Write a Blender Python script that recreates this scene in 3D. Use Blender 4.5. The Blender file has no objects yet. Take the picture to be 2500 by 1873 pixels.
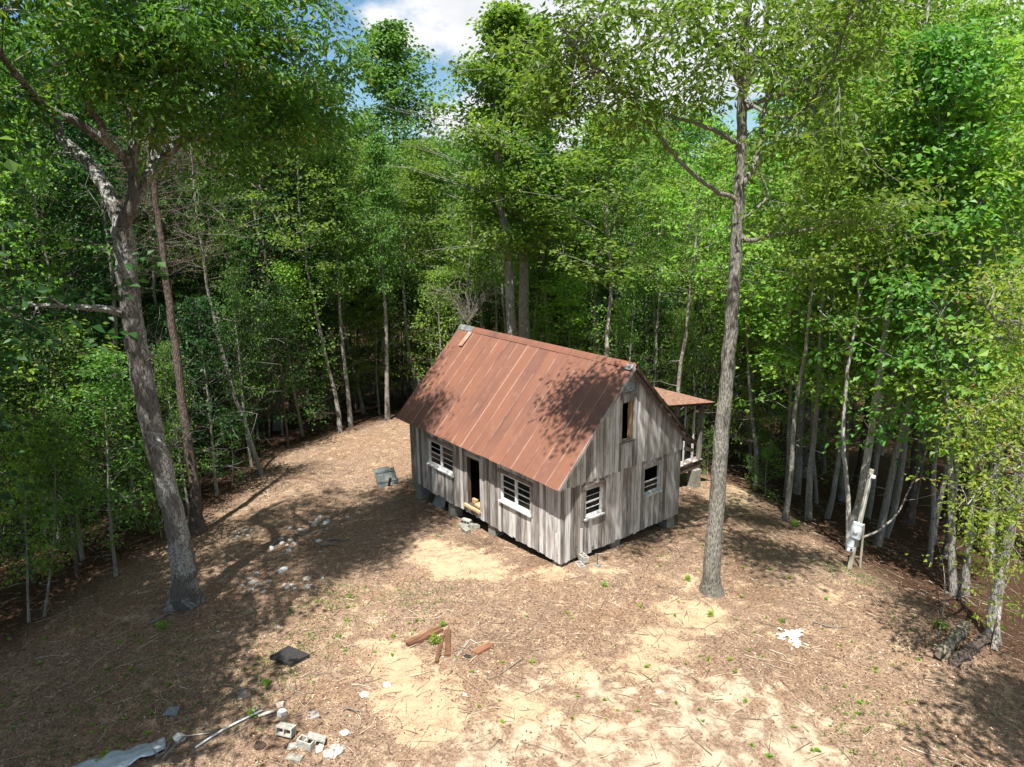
import bpy, bmesh, math, random
import numpy as np
from mathutils import Vector, Matrix, noise as mnoise

SC = bpy.context.scene
COL = SC.collection
R = math.radians

# ------------------------------------------------------------------ camera
CAM = np.array([15.367, -14.102, 11.434])
F_PX, PITCH, ROLL, YAW = 1752.5, 0.255, -0.012, -0.900      # focal length in pixels of a 2500 px wide frame
cyw, syw = math.cos(YAW), math.sin(YAW)
FW = np.array([syw*math.cos(PITCH), cyw*math.cos(PITCH), -math.sin(PITCH)])
_r = np.array([cyw, -syw, 0.0]); _u = np.cross(_r, FW)
RT = math.cos(ROLL)*_r + math.sin(ROLL)*_u
UP = -math.sin(ROLL)*_r + math.cos(ROLL)*_u
cd = bpy.data.cameras.new('camera'); cam = bpy.data.objects.new('camera', cd); COL.objects.link(cam)
cd.sensor_width = 36; cd.lens = F_PX/2500*36; cd.clip_start = 0.3; cd.clip_end = 1500
m = Matrix.Identity(4)
for i in range(3):
    m[i][0] = RT[i]; m[i][1] = UP[i]; m[i][2] = -FW[i]; m[i][3] = CAM[i]
cam.matrix_world = m
SC.camera = cam

# ------------------------------------------------------------------ world, sun, exposure
SUN_TO = Vector((0.2344, -0.3299, 0.9145)).normalized()
w = bpy.data.worlds.new('World'); SC.world = w; w.use_nodes = True
nt = w.node_tree; nt.nodes.clear()
out = nt.nodes.new('ShaderNodeOutputWorld'); bg = nt.nodes.new('ShaderNodeBackground')
sky = nt.nodes.new('ShaderNodeTexSky'); sky.sky_type = 'NISHITA'; sky.sun_disc = False
sky.sun_elevation = math.asin(SUN_TO.z); sky.sun_rotation = math.atan2(SUN_TO.x, SUN_TO.y)
sky.air_density = 1.0; sky.dust_density = 0.6; sky.ozone_density = 1.5
tc = nt.nodes.new('ShaderNodeTexCoord')
mp = nt.nodes.new('ShaderNodeMapping'); mp.inputs['Scale'].default_value = (1, 1, 1.9); mp.inputs['Location'].default_value = (1.7, 0.35, 0.12); mp.inputs['Rotation'].default_value = (0, 0, R(3.0))
no = nt.nodes.new('ShaderNodeTexNoise'); no.inputs['Scale'].default_value = 3.6; no.inputs['Detail'].default_value = 9; no.inputs['Roughness'].default_value = 0.52
rp = nt.nodes.new('ShaderNodeValToRGB'); rp.color_ramp.elements[0].position = 0.475; rp.color_ramp.elements[1].position = 0.535
no2 = nt.nodes.new('ShaderNodeTexNoise'); no2.inputs['Scale'].default_value = 7; no2.inputs['Detail'].default_value = 5
rp2 = nt.nodes.new('ShaderNodeValToRGB')
rp2.color_ramp.elements[0].position = 0.3; rp2.color_ramp.elements[0].color = (6.3, 6.6, 7.2, 1)
rp2.color_ramp.elements[1].position = 0.6; rp2.color_ramp.elements[1].color = (9.4, 9.5, 9.7, 1)
mix = nt.nodes.new('ShaderNodeMixRGB')
boost = nt.nodes.new('ShaderNodeMixRGB'); boost.blend_type = 'MULTIPLY'; boost.inputs['Fac'].default_value = 1; boost.inputs['Color2'].default_value = (0.95, 1.2, 1.3, 1)
L = nt.links.new
L(tc.outputs['Generated'], mp.inputs['Vector']); L(mp.outputs[0], no.inputs['Vector']); L(mp.outputs[0], no2.inputs['Vector'])
L(no.outputs['Fac'], rp.inputs[0]); L(no2.outputs['Fac'], rp2.inputs[0])
L(sky.outputs[0], boost.inputs['Color1']); L(boost.outputs[0], mix.inputs['Color1']); L(rp2.outputs[0], mix.inputs['Color2']); sx = nt.nodes.new('ShaderNodeSeparateXYZ'); L(tc.outputs['Generated'], sx.inputs[0])
hz_ = nt.nodes.new('ShaderNodeMapRange'); hz_.inputs['From Min'].default_value = -0.04; hz_.inputs['From Max'].default_value = 0.02; L(sx.outputs['Z'], hz_.inputs['Value'])
ml = nt.nodes.new('ShaderNodeMath'); ml.operation = 'MULTIPLY'; L(rp.outputs[0], ml.inputs[0]); L(hz_.outputs[0], ml.inputs[1]); L(ml.outputs[0], mix.inputs['Fac'])
L(mix.outputs[0], bg.inputs[0]); L(bg.outputs[0], out.inputs[0])
bg.inputs[1].default_value = 0.05
sd = bpy.data.lights.new('sun', 'SUN'); so = bpy.data.objects.new('sun', sd); COL.objects.link(so)
sd.energy = 5.0; sd.angle = R(0.6); sd.color = (1.0, 0.955, 0.88)
so.rotation_euler = SUN_TO.to_track_quat('Z', 'Y').to_euler()
so.location = (0, 0, 60)
SC.view_settings.view_transform = 'Standard'; SC.view_settings.look = 'None'; SC.view_settings.exposure = 1.12; SC.view_settings.gamma = 1
SC.view_settings.use_curve_mapping = False
SC.render.engine = 'CYCLES'
cy = SC.cycles
cy.use_denoising = True
cy.max_bounces = 4; cy.diffuse_bounces = 2; cy.glossy_bounces = 2; cy.transmission_bounces = 4; cy.transparent_max_bounces = 8
cy.caustics_reflective = False; cy.caustics_refractive = False

# ------------------------------------------------------------------ view helpers: a pixel (of a 2212 px wide view) to a place in the scene
K = 2500/2212
def ray(px, py):
    d = FW + RT*((px*K-1250)/F_PX) - UP*((py*K-936.5)/F_PX)
    return d
def W(px, py, depth):
    return CAM + ray(px, py)*depth
CTRL = np.array([(0,0,-.10),(-3.75,0,-.47),(-9.1,0,-.80),(0,5.8,-.46),(-9,5.8,-1.1),(-2.6,10.4,-.92),(4,2.5,-.15),(6,6.8,-.35),(9.7,4.8,-.2),(4,-6,.0),
    (1,-10,0),(10,-3,.05),(-5.7,-9.9,-.35),(-10,-8,-.75),(-12,-1,-1.0),(-20,0,-1.3),(-21,7,-1.4),(-13,-14,-1.4),(-7,-13.5,-.8),(4,-14,0),(14,0,0),(2.5,9,-.7),
    (9,9.5,-1.5),(13,7.5,-1.6),(5,11,-1.6),(2,14,-2.2),(-8,16,-2.4),(14,14,-3.4),(5,20,-4.2),(-12,30,-5),(-30,20,-4),(-35,0,-3.5),(-28,-15,-3.5),(20,30,-7),
    (18,0,-.2),(24,6,-2.5),(15,-20,0),(0,-25,-.5),(-15,-30,-3),(30,-20,-1),(-60,40,-8),(0,60,-9),(-60,-30,-8),(60,60,-10),(60,0,-8),(0,-60,-3)], float)
_d = np.linalg.norm(CTRL[:, None, :2]-CTRL[None, :, :2], axis=2)
_w = np.linalg.solve(_d+np.eye(len(CTRL))*-0.6, CTRL[:, 2]-CTRL[:, 2].mean())
def hz(x, y):
    x = np.asarray(x, float); y = np.asarray(y, float)
    z = np.full(np.broadcast(x, y).shape, CTRL[:, 2].mean())
    for (cx_, cy_, _), wt in zip(CTRL, _w):
        z = z+wt*np.sqrt((x-cx_)**2+(y-cy_)**2+0.15)
    z = z+0.045*np.sin(x*.9+y*.4)*np.cos(y*.8-x*.3)+0.02*np.sin(x*2.3+1)*np.sin(y*2.7)
    return np.clip(z, -14, 2)
def G(px, py, lift=0.0):
    d = ray(px, py); t = 8.0
    while t < 140:
        p = CAM+d*t
        if p[2] < float(hz(p[0], p[1]))+lift: break
        t += 0.25
    a, b = t-0.25, t
    for _ in range(12):
        c = (a+b)/2; p = CAM+d*c
        if p[2] < float(hz(p[0], p[1]))+lift: b = c
        else: a = c
    p = CAM+d*b
    return p

# ------------------------------------------------------------------ materials
def new_mat(name):
    m = bpy.data.materials.new(name); m.use_nodes = True
    n = m.node_tree; n.nodes.clear()
    o = n.nodes.new('ShaderNodeOutputMaterial'); p = n.nodes.new('ShaderNodeBsdfPrincipled')
    n.links.new(p.outputs[0], o.inputs[0])
    return m, n, p, o
def node(n, kind, **kw):
    x = n.nodes.new(kind)
    for k, v in kw.items():
        if k in x.inputs: x.inputs[k].default_value = v
        else: setattr(x, k, v)
    return x
def ramp(n, stops, fac):
    r_ = n.nodes.new('ShaderNodeValToRGB'); e = r_.color_ramp.elements
    e[0].position, e[0].color = stops[0][0], (*stops[0][1], 1)
    e[1].position, e[1].color = stops[-1][0], (*stops[-1][1], 1)
    for p_, c_ in stops[1:-1]:
        k = e.new(p_); k.color = (*c_, 1)
    n.links.new(fac, r_.inputs[0]); return r_.outputs[0]
def mixc(n, a, b, fac, mode='MIX'):
    x = n.nodes.new('ShaderNodeMixRGB'); x.blend_type = mode
    for s, v in (('Color1', a), ('Color2', b), ('Fac', fac)):
        if hasattr(v, 'links'): n.links.new(v, x.inputs[s])
        elif isinstance(v, tuple): x.inputs[s].default_value = (*v, 1) if len(v) == 3 else v
        else: x.inputs[s].default_value = v
    return x.outputs[0]
def math_(n, op, a, b=None, c=None, clamp=False):
    x = n.nodes.new('ShaderNodeMath'); x.operation = op; x.use_clamp = clamp
    for i, v in enumerate((a, b, c)):
        if v is None: continue
        if hasattr(v, 'links'): n.links.new(v, x.inputs[i])
        else: x.inputs[i].default_value = v
    return x.outputs[0]
def coords(n, scale=(1,1,1), kind='Object', rnd=True):
    t = n.nodes.new('ShaderNodeTexCoord'); mp = n.nodes.new('ShaderNodeMapping')
    mp.inputs['Scale'].default_value = scale
    n.links.new(t.outputs[kind], mp.inputs['Vector'])
    if rnd:
        oi = n.nodes.new('ShaderNodeObjectInfo'); mu = n.nodes.new('ShaderNodeVectorMath'); mu.operation = 'SCALE'
        cb = n.nodes.new('ShaderNodeCombineXYZ')
        for i in range(3): n.links.new(oi.outputs['Random'], cb.inputs[i])
        n.links.new(cb.outputs[0], mu.inputs[0]); mu.inputs['Scale'].default_value = 57.0
        n.links.new(mu.outputs[0], mp.inputs['Location'])
    return mp.outputs[0]
def tex(n, vec, scale, detail=4, rough=0.55, kind='noise', dist=0.0):
    if kind == 'noise':
        t = node(n, 'ShaderNodeTexNoise', Scale=scale, Detail=detail, Roughness=rough, Distortion=dist); n.links.new(vec, t.inputs['Vector']); return t.outputs['Fac']
    t = node(n, 'ShaderNodeTexVoronoi', Scale=scale); n.links.new(vec, t.inputs['Vector']); return t.outputs['Distance']
def bump(n, p, h, strength, dist=0.02):
    b = n.nodes.new('ShaderNodeBump'); b.inputs['Strength'].default_value = strength; b.inputs['Distance'].default_value = dist
    n.links.new(h, b.inputs['Height']); n.links.new(b.outputs[0], p.inputs['Normal'])

def leaf_mat(name, dark, light, yellow, trans=0.42):
    m, n, p, o = new_mat(name)
    at = node(n, 'ShaderNodeAttribute'); at.attribute_name = 'v'
    oi = n.nodes.new('ShaderNodeObjectInfo')
    base = ramp(n, [(0, dark), (0.55, light), (0.93, light), (1, yellow)], at.outputs['Fac'])
    hs = n.nodes.new('ShaderNodeHueSaturation')
    n.links.new(base, hs.inputs['Color'])
    n.links.new(math_(n, 'MULTIPLY_ADD', oi.outputs['Random'], 0.034, 0.484), hs.inputs['Hue'])
    n.links.new(math_(n, 'MULTIPLY_ADD', oi.outputs['Random'], 0.36, 0.84), hs.inputs['Value'])
    n.links.new(hs.outputs[0], p.inputs['Base Color'])
    p.inputs['Roughness'].default_value = 0.50; p.inputs['Specular IOR Level'].default_value = 0.4
    tr = n.nodes.new('ShaderNodeBsdfTranslucent')
    n.links.new(mixc(n, hs.outputs[0], (1.55, 1.75, 0.95), 1.0, 'MULTIPLY'), tr.inputs['Color'])
    mx = n.nodes.new('ShaderNodeMixShader'); mx.inputs[0].default_value = trans
    n.links.new(p.outputs[0], mx.inputs[1]); n.links.new(tr.outputs[0], mx.inputs[2]); n.links.new(mx.outputs[0], o.inputs[0])
    return m
LEAF = dict(
    oak=leaf_mat('oak_leaf', (.036,.090,.016), (.115,.205,.028), (.24,.22,.03), .48),
    mid=leaf_mat('tulip_leaf', (.045,.112,.022), (.125,.235,.040), (.14,.22,.03)),
    dark=leaf_mat('dark_leaf', (.015,.045,.013), (.035,.090,.020), (.08,.13,.03)),
    light=leaf_mat('maple_leaf', (.100,.205,.028), (.225,.345,.055), (.22,.28,.04), .48),
    hick=leaf_mat('hickory_leaf', (.068,.150,.022), (.175,.280,.045), (.22,.27,.04), .55),
    beech=leaf_mat('beech_leaf', (.15,.24,.03), (.27,.36,.055), (.36,.22,.07), .5),
)
def bark_mat(name, c0, c1, lichen, amount, rough_scale=1.0):
    m, n, p, o = new_mat(name)
    v = coords(n, (15*rough_scale, 15*rough_scale, 2.6*rough_scale))
    vs = coords(n, (1, 1, 0.6))
    a = tex(n, v, 1.6, 6, .65, dist=0.1)
    vo = tex(n, v, 2.1, kind='vor')
    h = math_(n, 'ADD', math_(n, 'MULTIPLY', a, 1.1), math_(n, 'MULTIPLY', vo, .9))
    base = ramp(n, [(0.42, c0), (0.86, c1)], math_(n, 'MULTIPLY', h, .85))
    f1 = tex(n, vs, 1.6, 5, .6)
    f2 = tex(n, coords(n, (1,1,.8)), 17, 4, .75)
    l = math_(n, 'MULTIPLY', math_(n, 'GREATER_THAN', f1, 1-amount), math_(n, 'GREATER_THAN', f2, 0.47))
    n.links.new(mixc(n, base, lichen, math_(n, 'MULTIPLY', l, .75)), p.inputs['Base Color'])
    p.inputs['Roughness'].default_value = 0.95; p.inputs['Specular IOR Level'].default_value = 0.15
    bump(n, p, h, 0.9, 0.05)
    return m
BARK = dict(
    oak=bark_mat('oak_bark', (.032,.029,.026), (.175,.162,.15), (.42,.43,.40), .50),
    hick=bark_mat('hickory_bark', (.045,.040,.033), (.25,.235,.205), (.36,.34,.28), .40),
    pale=bark_mat('pale_bark', (.090,.080,.068), (.29,.27,.24), (.42,.42,.39), .45),
    dark=bark_mat('dark_bark', (.035,.028,.024), (.13,.10,.085), (.22,.21,.18), .3),
    light=bark_mat('light_grey_bark', (.15,.14,.12), (.44,.42,.38), (.52,.52,.48), .45),
    dead=bark_mat('dead_wood', (.14,.12,.10), (.36,.32,.28), (.45,.43,.4), .4, 2),
)
# ground
def ground_mat():
    m, n, p, o = new_mat('leaf_strewn_ground')
    v = coords(n, (1,1,1), rnd=False)
    at = node(n, 'ShaderNodeAttribute'); at.attribute_name = 'sand'
    ap = node(n, 'ShaderNodeAttribute'); ap.attribute_name = 'pale'
    aw = node(n, 'ShaderNodeAttribute'); aw.attribute_name = 'woods'
    big = tex(n, v, .45, 6, .6); mid = tex(n, v, 2.4, 8, .7); fine = tex(n, v, 26, 6, .75); grit = tex(n, v, 75, 3, .8)
    vs = node(n, 'ShaderNodeTexVoronoi', Scale=24.0); vs.feature = 'F1'; n.links.new(v, vs.inputs['Vector'])
    sv = n.nodes.new('ShaderNodeSeparateColor'); n.links.new(vs.outputs['Color'], sv.inputs[0])
    lit = ramp(n, [(0.15, (.070,.043,.030)), (.42, (.190,.126,.088)), (.62, (.305,.215,.152)), (.85, (.48,.375,.28))], math_(n, 'ADD', math_(n, 'MULTIPLY', fine, .72), math_(n, 'MULTIPLY', sv.outputs[0], .28)))
    lit = mixc(n, lit, (1.03,.97,.92), ramp(n, [(.45,(0,0,0)),(.62,(1,1,1))], big), 'MULTIPLY')
    lit = mixc(n, lit, (.27,.225,.19), aw.outputs['Fac'], 'MULTIPLY')  # mulch and leaf mould tone; under trees also darkened to imitate canopy shade
    sand = ramp(n, [(0.3, (.31,.215,.135)), (.55, (.47,.35,.225)), (.8, (.62,.50,.37))], math_(n, 'ADD', math_(n, 'MULTIPLY', fine, .5), math_(n, 'MULTIPLY', mid, .5)))
    pale = ramp(n, [(0.35, (.36,.285,.20)), (.7, (.52,.43,.32))], math_(n, 'ADD', math_(n, 'MULTIPLY', grit, .3), math_(n, 'MULTIPLY', mid, .7)))
    th = math_(n, 'ADD', math_(n, 'MULTIPLY', at.outputs['Fac'], 1.0), math_(n, 'MULTIPLY', math_(n, 'SUBTRACT', mid, .5), 1.7))
    th = math_(n, 'ADD', th, math_(n, 'MULTIPLY', math_(n, 'SUBTRACT', fine, .5), 1.1))
    f = ramp(n, [(.38,(0,0,0)),(.66,(1,1,1))], th)
    c = mixc(n, lit, sand, f)
    tp = math_(n, 'ADD', ap.outputs['Fac'], math_(n, 'MULTIPLY', math_(n, 'SUBTRACT', mid, .5), 2.8))
    tp = math_(n, 'ADD', tp, math_(n, 'MULTIPLY', math_(n, 'SUBTRACT', big, .5), 1.2))
    c = mixc(n, c, pale, math_(n, 'MULTIPLY', ramp(n, [(.50,(0,0,0)),(.95,(1,1,1))], tp), ramp(n, [(.05,(0,0,0)),(.2,(1,1,1))], ap.outputs['Fac'])))
    n.links.new(c, p.inputs['Base Color'])
    p.inputs['Roughness'].default_value = 1.0; p.inputs['Specular IOR Level'].default_value = 0.1
    bump(n, p, math_(n, 'ADD', math_(n, 'MULTIPLY', fine, .7), math_(n, 'ADD', math_(n, 'MULTIPLY', mid, 1.2), math_(n, 'MULTIPLY', grit, .3))), 0.9, 0.05)
    return m
def litter_mat(name, stops, rough=.9):
    m, n, p, o = new_mat(name)
    at = node(n, 'ShaderNodeAttribute'); at.attribute_name = 'v'
    n.links.new(ramp(n, stops, at.outputs['Fac']), p.inputs['Base Color']); p.inputs['Roughness'].default_value = rough
    p.inputs['Specular IOR Level'].default_value = 0.2
    return m
def wood_mat(name, lo, hi, stain, stain_amt, bump_s=.6, knot=True):
    m, n, p, o = new_mat(name)
    v = coords(n, (30, 30, 1.3)); v2 = coords(n, (5, 5, 1.1)); v3 = coords(n, (1,1,1))
    g = tex(n, v, 1.0, 7, .7, dist=.4)
    b = tex(n, v2, 1.0, 3, .5)
    oi = n.nodes.new('ShaderNodeObjectInfo')
    s = math_(n, 'ADD', math_(n, 'MULTIPLY', g, .75), math_(n, 'MULTIPLY', b, .35))
    s = math_(n, 'ADD', s, math_(n, 'MULTIPLY_ADD', oi.outputs['Random'], .26, -.16))
    c = ramp(n, [(0.26, tuple(x*.45 for x in lo)), (0.40, lo), (0.66, hi)], s)
    st = math_(n, 'MULTIPLY', ramp(n, [(.5,(0,0,0)),(.68,(1,1,1))], tex(n, coords(n, (2.5,2.5,.7)), 1.0, 4, .6)), stain_amt)
    c = mixc(n, c, stain, st)
    if knot:
        k = tex(n, coords(n, (3.2,3.2,1.5)), 1.5, kind='vor')
        c = mixc(n, c, (.035,.022,.018), ramp(n, [(.045,(1,1,1)),(.10,(0,0,0))], k))
    n.links.new(c, p.inputs['Base Color']); p.inputs['Roughness'].default_value = .9; p.inputs['Specular IOR Level'].default_value = .2
    bump(n, p, g, bump_s, .01)
    return m
def plain(name, c, rough=.7, var=.25, scale=8, metal=0.0, c2=None, bs=.2):
    m, n, p, o = new_mat(name)
    v = coords(n)
    t = tex(n, v, scale, 6, .65)
    lo = tuple(x*(1-var) for x in c); hi = c2 or tuple(min(1, x*(1+var)) for x in c)
    n.links.new(ramp(n, [(.35, lo), (.68, hi)], t), p.inputs['Base Color']); p.inputs['Roughness'].default_value = rough; p.inputs['Metallic'].default_value = metal
    bump(n, p, t, bs, .01)
    return m
def roof_mat(name, seam):
    m, n, p, o = new_mat(name)
    v = coords(n, (1,1,1), rnd=False); vr = coords(n, (7, .35, .35))
    oi = n.nodes.new('ShaderNodeObjectInfo')
    big = tex(n, coords(n, (.5,.3,.3)), 1.4, 4, .55); st = tex(n, vr, 1.0, 5, .6); fine = tex(n, v, 60, 4, .8); mid = tex(n, coords(n), 3.2, 5, .65)
    s = math_(n, 'ADD', math_(n, 'MULTIPLY', big, .45), math_(n, 'ADD', math_(n, 'MULTIPLY', st, .32), math_(n, 'MULTIPLY', oi.outputs['Random'], .05)))
    c = ramp(n, [(.26, (.115,.060,.050)), (.36, (.168,.078,.055)), (.50, (.218,.096,.058)), (.68, (.275,.128,.074))], s)
    c = mixc(n, c, (.30,.18,.14), math_(n, 'MULTIPLY', ramp(n, [(.56,(0,0,0)),(.72,(1,1,1))], mid), .28))
    c = mixc(n, c, (.62,.55,.52), math_(n, 'MULTIPLY', fine, .25), 'MULTIPLY')
    if seam:
        z = tex(n, coords(n, (2,.5,.5)), 2.2, 5, .7)
        zz = math_(n, 'ADD', z, math_(n, 'MULTIPLY_ADD', oi.outputs['Random'], .28, -.12))
        c = mixc(n, c, (.42,.28,.22), ramp(n, [(.38,(.05,.05,.05)),(.66,(1,1,1))], zz))
    n.links.new(c, p.inputs['Base Color'])
    p.inputs['Roughness'].default_value = .55; p.inputs['Metallic'].default_value = .0; p.inputs['Specular IOR Level'].default_value = .35
    bump(n, p, math_(n, 'ADD', math_(n, 'MULTIPLY', mid, .6), math_(n, 'MULTIPLY', fine, .15)), .12, .02)
    return m
M = dict(
    ground=ground_mat(),
    litter=litter_mat('dry_leaf_litter', [(0,(.045,.025,.018)),(.3,(.145,.082,.054)),(.55,(.28,.182,.124)),(.78,(.47,.35,.255)),(1,(.68,.58,.45))]),
    twig=litter_mat('dry_twig', [(0,(.12,.08,.055)),(.5,(.28,.21,.15)),(1,(.50,.42,.33))]),
    wall=wood_mat('weathered_grey_board', (.21,.19,.178), (.66,.64,.625), (.19,.125,.09), .45),
    wallb=wood_mat('weathered_brown_board', (.150,.132,.120), (.48,.455,.435), (.17,.12,.09), .5),
    trim=wood_mat('weathered_trim', (.14,.115,.10), (.35,.32,.30), (.12,.08,.06), .5),
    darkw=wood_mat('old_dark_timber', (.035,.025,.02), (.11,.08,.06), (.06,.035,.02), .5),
    bare=wood_mat('bare_yellow_timber', (.36,.21,.10), (.62,.42,.24), (.30,.16,.07), .4, knot=False),
    redw=wood_mat('reddish_wet_timber', (.045,.026,.018), (.23,.115,.062), (.05,.028,.02), .7),
    grayw=wood_mat('slate_grey_board', (.075,.085,.082), (.17,.19,.18), (.09,.09,.08), .4, knot=False),
    white=plain('flaking_white_paint', (.66,.67,.68), .6, .3, 9, c2=(.80,.80,.80)),
    greyp=plain('greyed_white_paint', (.40,.41,.42), .7, .4, 12, c2=(.68,.68,.67)),
    roof=roof_mat('rusted_sheet_metal', False), seam=roof_mat('worn_metal_seam', True),
    zinc=plain('galvanised_metal', (.16,.17,.17), .6, .4, 5, metal=.2, c2=(.27,.27,.26)),
    porchroof=plain('leaf_covered_rusty_roof', (.20,.10,.07), .9, .5, 9, c2=(.36,.20,.14), bs=.5),
    block=plain('concrete_block', (.33,.31,.27), .95, .35, 14, c2=(.50,.48,.42), bs=.5),
    blockg=plain('grey_concrete_block', (.20,.20,.17), .95, .35, 14, c2=(.34,.33,.28), bs=.5),
    rock=plain('pale_quartz_stone', (.36,.36,.35), .8, .4, 4, c2=(.66,.66,.64), bs=.6),
    tanrock=plain('tan_stone', (.40,.34,.26), .85, .35, 4, c2=(.60,.54,.44), bs=.6),
    black=plain('black_rubber_slab', (.016,.016,.018), .85, .4, 20, c2=(.035,.033,.032), bs=.5),
    paleply=plain('grey_slab', (.20,.23,.24), .8, .3, 12, bs=.3),
    tin=plain('dented_pale_metal', (.48,.55,.62), .4, .25, 3, metal=.2, c2=(.62,.68,.74), bs=.5),
    meter=plain('grey_enamel', (.60,.67,.72), .45, .08, 2, bs=.05),
    meterw=plain('meter_dial_white', (.80,.82,.84), .3, .05, 2, bs=.02),
    pole=wood_mat('treated_pole_wood', (.22,.20,.14), (.44,.42,.33), (.16,.12,.06), .5),
    cable=plain('black_cable', (.03,.03,.03), .6, .2),
    splinter=plain('splintered_white_wood', (.66,.58,.46), .9, .25, 15, c2=(.84,.79,.70)),
    moss=plain('green_moss', (.04,.085,.02), .95, .5, 14, bs=.8),
    pipe=plain('white_plastic_pipe', (.72,.74,.75), .4, .08, 3),
    loglight=plain('rotten_log_wood', (.10,.08,.055), .95, .6, 5, c2=(.27,.23,.17), bs=1.0),
)
gm, gn, gp, go = new_mat('window_glass')
gp.inputs['Base Color'].default_value = (.02,.025,.025,1); gp.inputs['Roughness'].default_value = .06
tb = gn.nodes.new('ShaderNodeBsdfTransparent'); ms = gn.nodes.new('ShaderNodeMixShader'); ms.inputs[0].default_value = .35
gn.links.new(gp.outputs[0], ms.inputs[2]); gn.links.new(tb.outputs[0], ms.inputs[1]); gn.links.new(ms.outputs[0], go.inputs[0])
M['glass'] = gm

# ------------------------------------------------------------------ object helpers
def tag(o, label=None, cat=None, group=None, kind=None):
    if label: o['label'] = label
    if cat: o['category'] = cat
    if group: o['group'] = group
    if kind: o['kind'] = kind
    return o
def link(name, me, parent=None, loc=None, mats=()):
    for x in mats: me.materials.append(x)
    o = bpy.data.objects.new(name, me); COL.objects.link(o)
    if parent is not None: o.parent = parent
    if loc is not None: o.location = loc
    return o
def empty(name, loc, label, cat, group=None, rz=0):
    o = bpy.data.objects.new(name, None); COL.objects.link(o); o.location = loc; o.rotation_euler.z = rz; o.empty_display_size = .3
    return tag(o, label, cat, group)
def np_mesh(name, V, F, att=None, mat_idx=None, smooth=False):
    """V (n,3), F (m,k) all faces of k corners"""
    me = bpy.data.meshes.new(name); V = np.ascontiguousarray(V, np.float32); F = np.ascontiguousarray(F, np.int32)
    me.vertices.add(len(V)); me.vertices.foreach_set('co', V.ravel())
    k = F.shape[1]; me.loops.add(F.size); me.polygons.add(len(F))
    me.loops.foreach_set('vertex_index', F.ravel()); me.polygons.foreach_set('loop_start', np.arange(0, F.size, k, dtype=np.int32))
    me.polygons.foreach_set('use_smooth', np.full(len(F), smooth, bool))
    if mat_idx is not None: me.polygons.foreach_set('material_index', np.asarray(mat_idx, np.int32))
    me.update(calc_edges=True)
    for an, a in (att or {}).items():
        t = me.attributes.new(an, 'FLOAT', 'POINT'); t.data.foreach_set('value', np.ascontiguousarray(a, np.float32))
    return me
def py_mesh(name, V, F, smooth=False):
    me = bpy.data.meshes.new(name); me.from_pydata([tuple(map(float, v)) for v in V], [], F)
    if smooth:
        for p in me.polygons: p.use_smooth = True
    me.update(); return me
BOXF = [(0,3,2,1),(4,5,6,7),(0,1,5,4),(1,2,6,5),(2,3,7,6),(3,0,4,7)]
def box_mesh(name, a, b):
    x0,y0,z0 = a; x1,y1,z1 = b
    return py_mesh(name, [(x0,y0,z0),(x1,y0,z0),(x1,y1,z0),(x0,y1,z0),(x0,y0,z1),(x1,y0,z1),(x1,y1,z1),(x0,y1,z1)], BOXF)
def box(name, a, b, mat, parent=None, bevel=0, label=None):
    """box between two corners given in the parent's space; origin at its lower corner"""
    a = np.minimum(a, b).astype(float); b2 = np.maximum(a, b).astype(float)
    me = box_mesh(name, (0,0,0), tuple(b2-a))
    if bevel:
        bm = bmesh.new(); bm.from_mesh(me); bmesh.ops.bevel(bm, geom=bm.edges[:], offset=bevel, segments=2, affect='EDGES'); bm.to_mesh(me); bm.free()
    o = link(name, me, parent, tuple(a), [mat])
    if label: o['label'] = label
    return o
def tubes(polys, sides=6):
    """list of (points (n,3), radii (n)) -> V, F quads; capped by tapering"""
    Vs, Fs, off = [], [], 0
    ang = np.arange(sides)/sides*2*np.pi
    for P, rr in polys:
        P = np.asarray(P, float); rr = np.asarray(rr, float)
        T = np.gradient(P, axis=0); T /= np.linalg.norm(T, axis=1)[:, None]+1e-9
        ref = np.array([0,0,1.]) if abs(T[0][2]) < .8 else np.array([1.,0,0])
        N1 = np.cross(T, ref); N1 /= np.linalg.norm(N1, axis=1)[:, None]+1e-9
        N2 = np.cross(T, N1)
        ring = P[:, None, :]+rr[:, None, None]*(np.cos(ang)[None, :, None]*N1[:, None, :]+np.sin(ang)[None, :, None]*N2[:, None, :])
        n = len(P); Vs.append(ring.reshape(-1, 3))
        i = np.arange(n-1)[:, None]*sides; j = np.arange(sides)[None, :]; j2 = (j+1) % sides
        Fs.append(np.stack([off+i+j, off+i+j2, off+i+sides+j2, off+i+sides+j], axis=2).reshape(-1, 4))
        off += n*sides
    return np.concatenate(Vs), np.concatenate(Fs)
def leaves(P, D, size, aspect, rng, upj=0.5, fold=.18):
    """leaf-shaped folded faces: positions P, axes D"""
    n = len(P); D = D/(np.linalg.norm(D, axis=1)[:, None]+1e-9)
    U = np.array([0,0,1.])+rng.normal(0, upj, (n,3))
    S = np.cross(D, U); S /= np.linalg.norm(S, axis=1)[:, None]+1e-9
    N = np.cross(S, D)
    s = (size*rng.uniform(.5, 1.4, n))[:, None]
    wdt = s*aspect*.5
    b = P; t = P+D*s; m1 = P+D*s*.48+S*wdt+N*s*fold; m2 = P+D*s*.48-S*wdt+N*s*fold
    V = np.stack([b, m1, t, m2], axis=1).reshape(-1, 3)
    i = np.arange(n)[:, None]*4
    F = np.stack([i+[[0,1,2]], i+[[0,2,3]]], axis=1).reshape(-1, 3)
    return V, F
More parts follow.
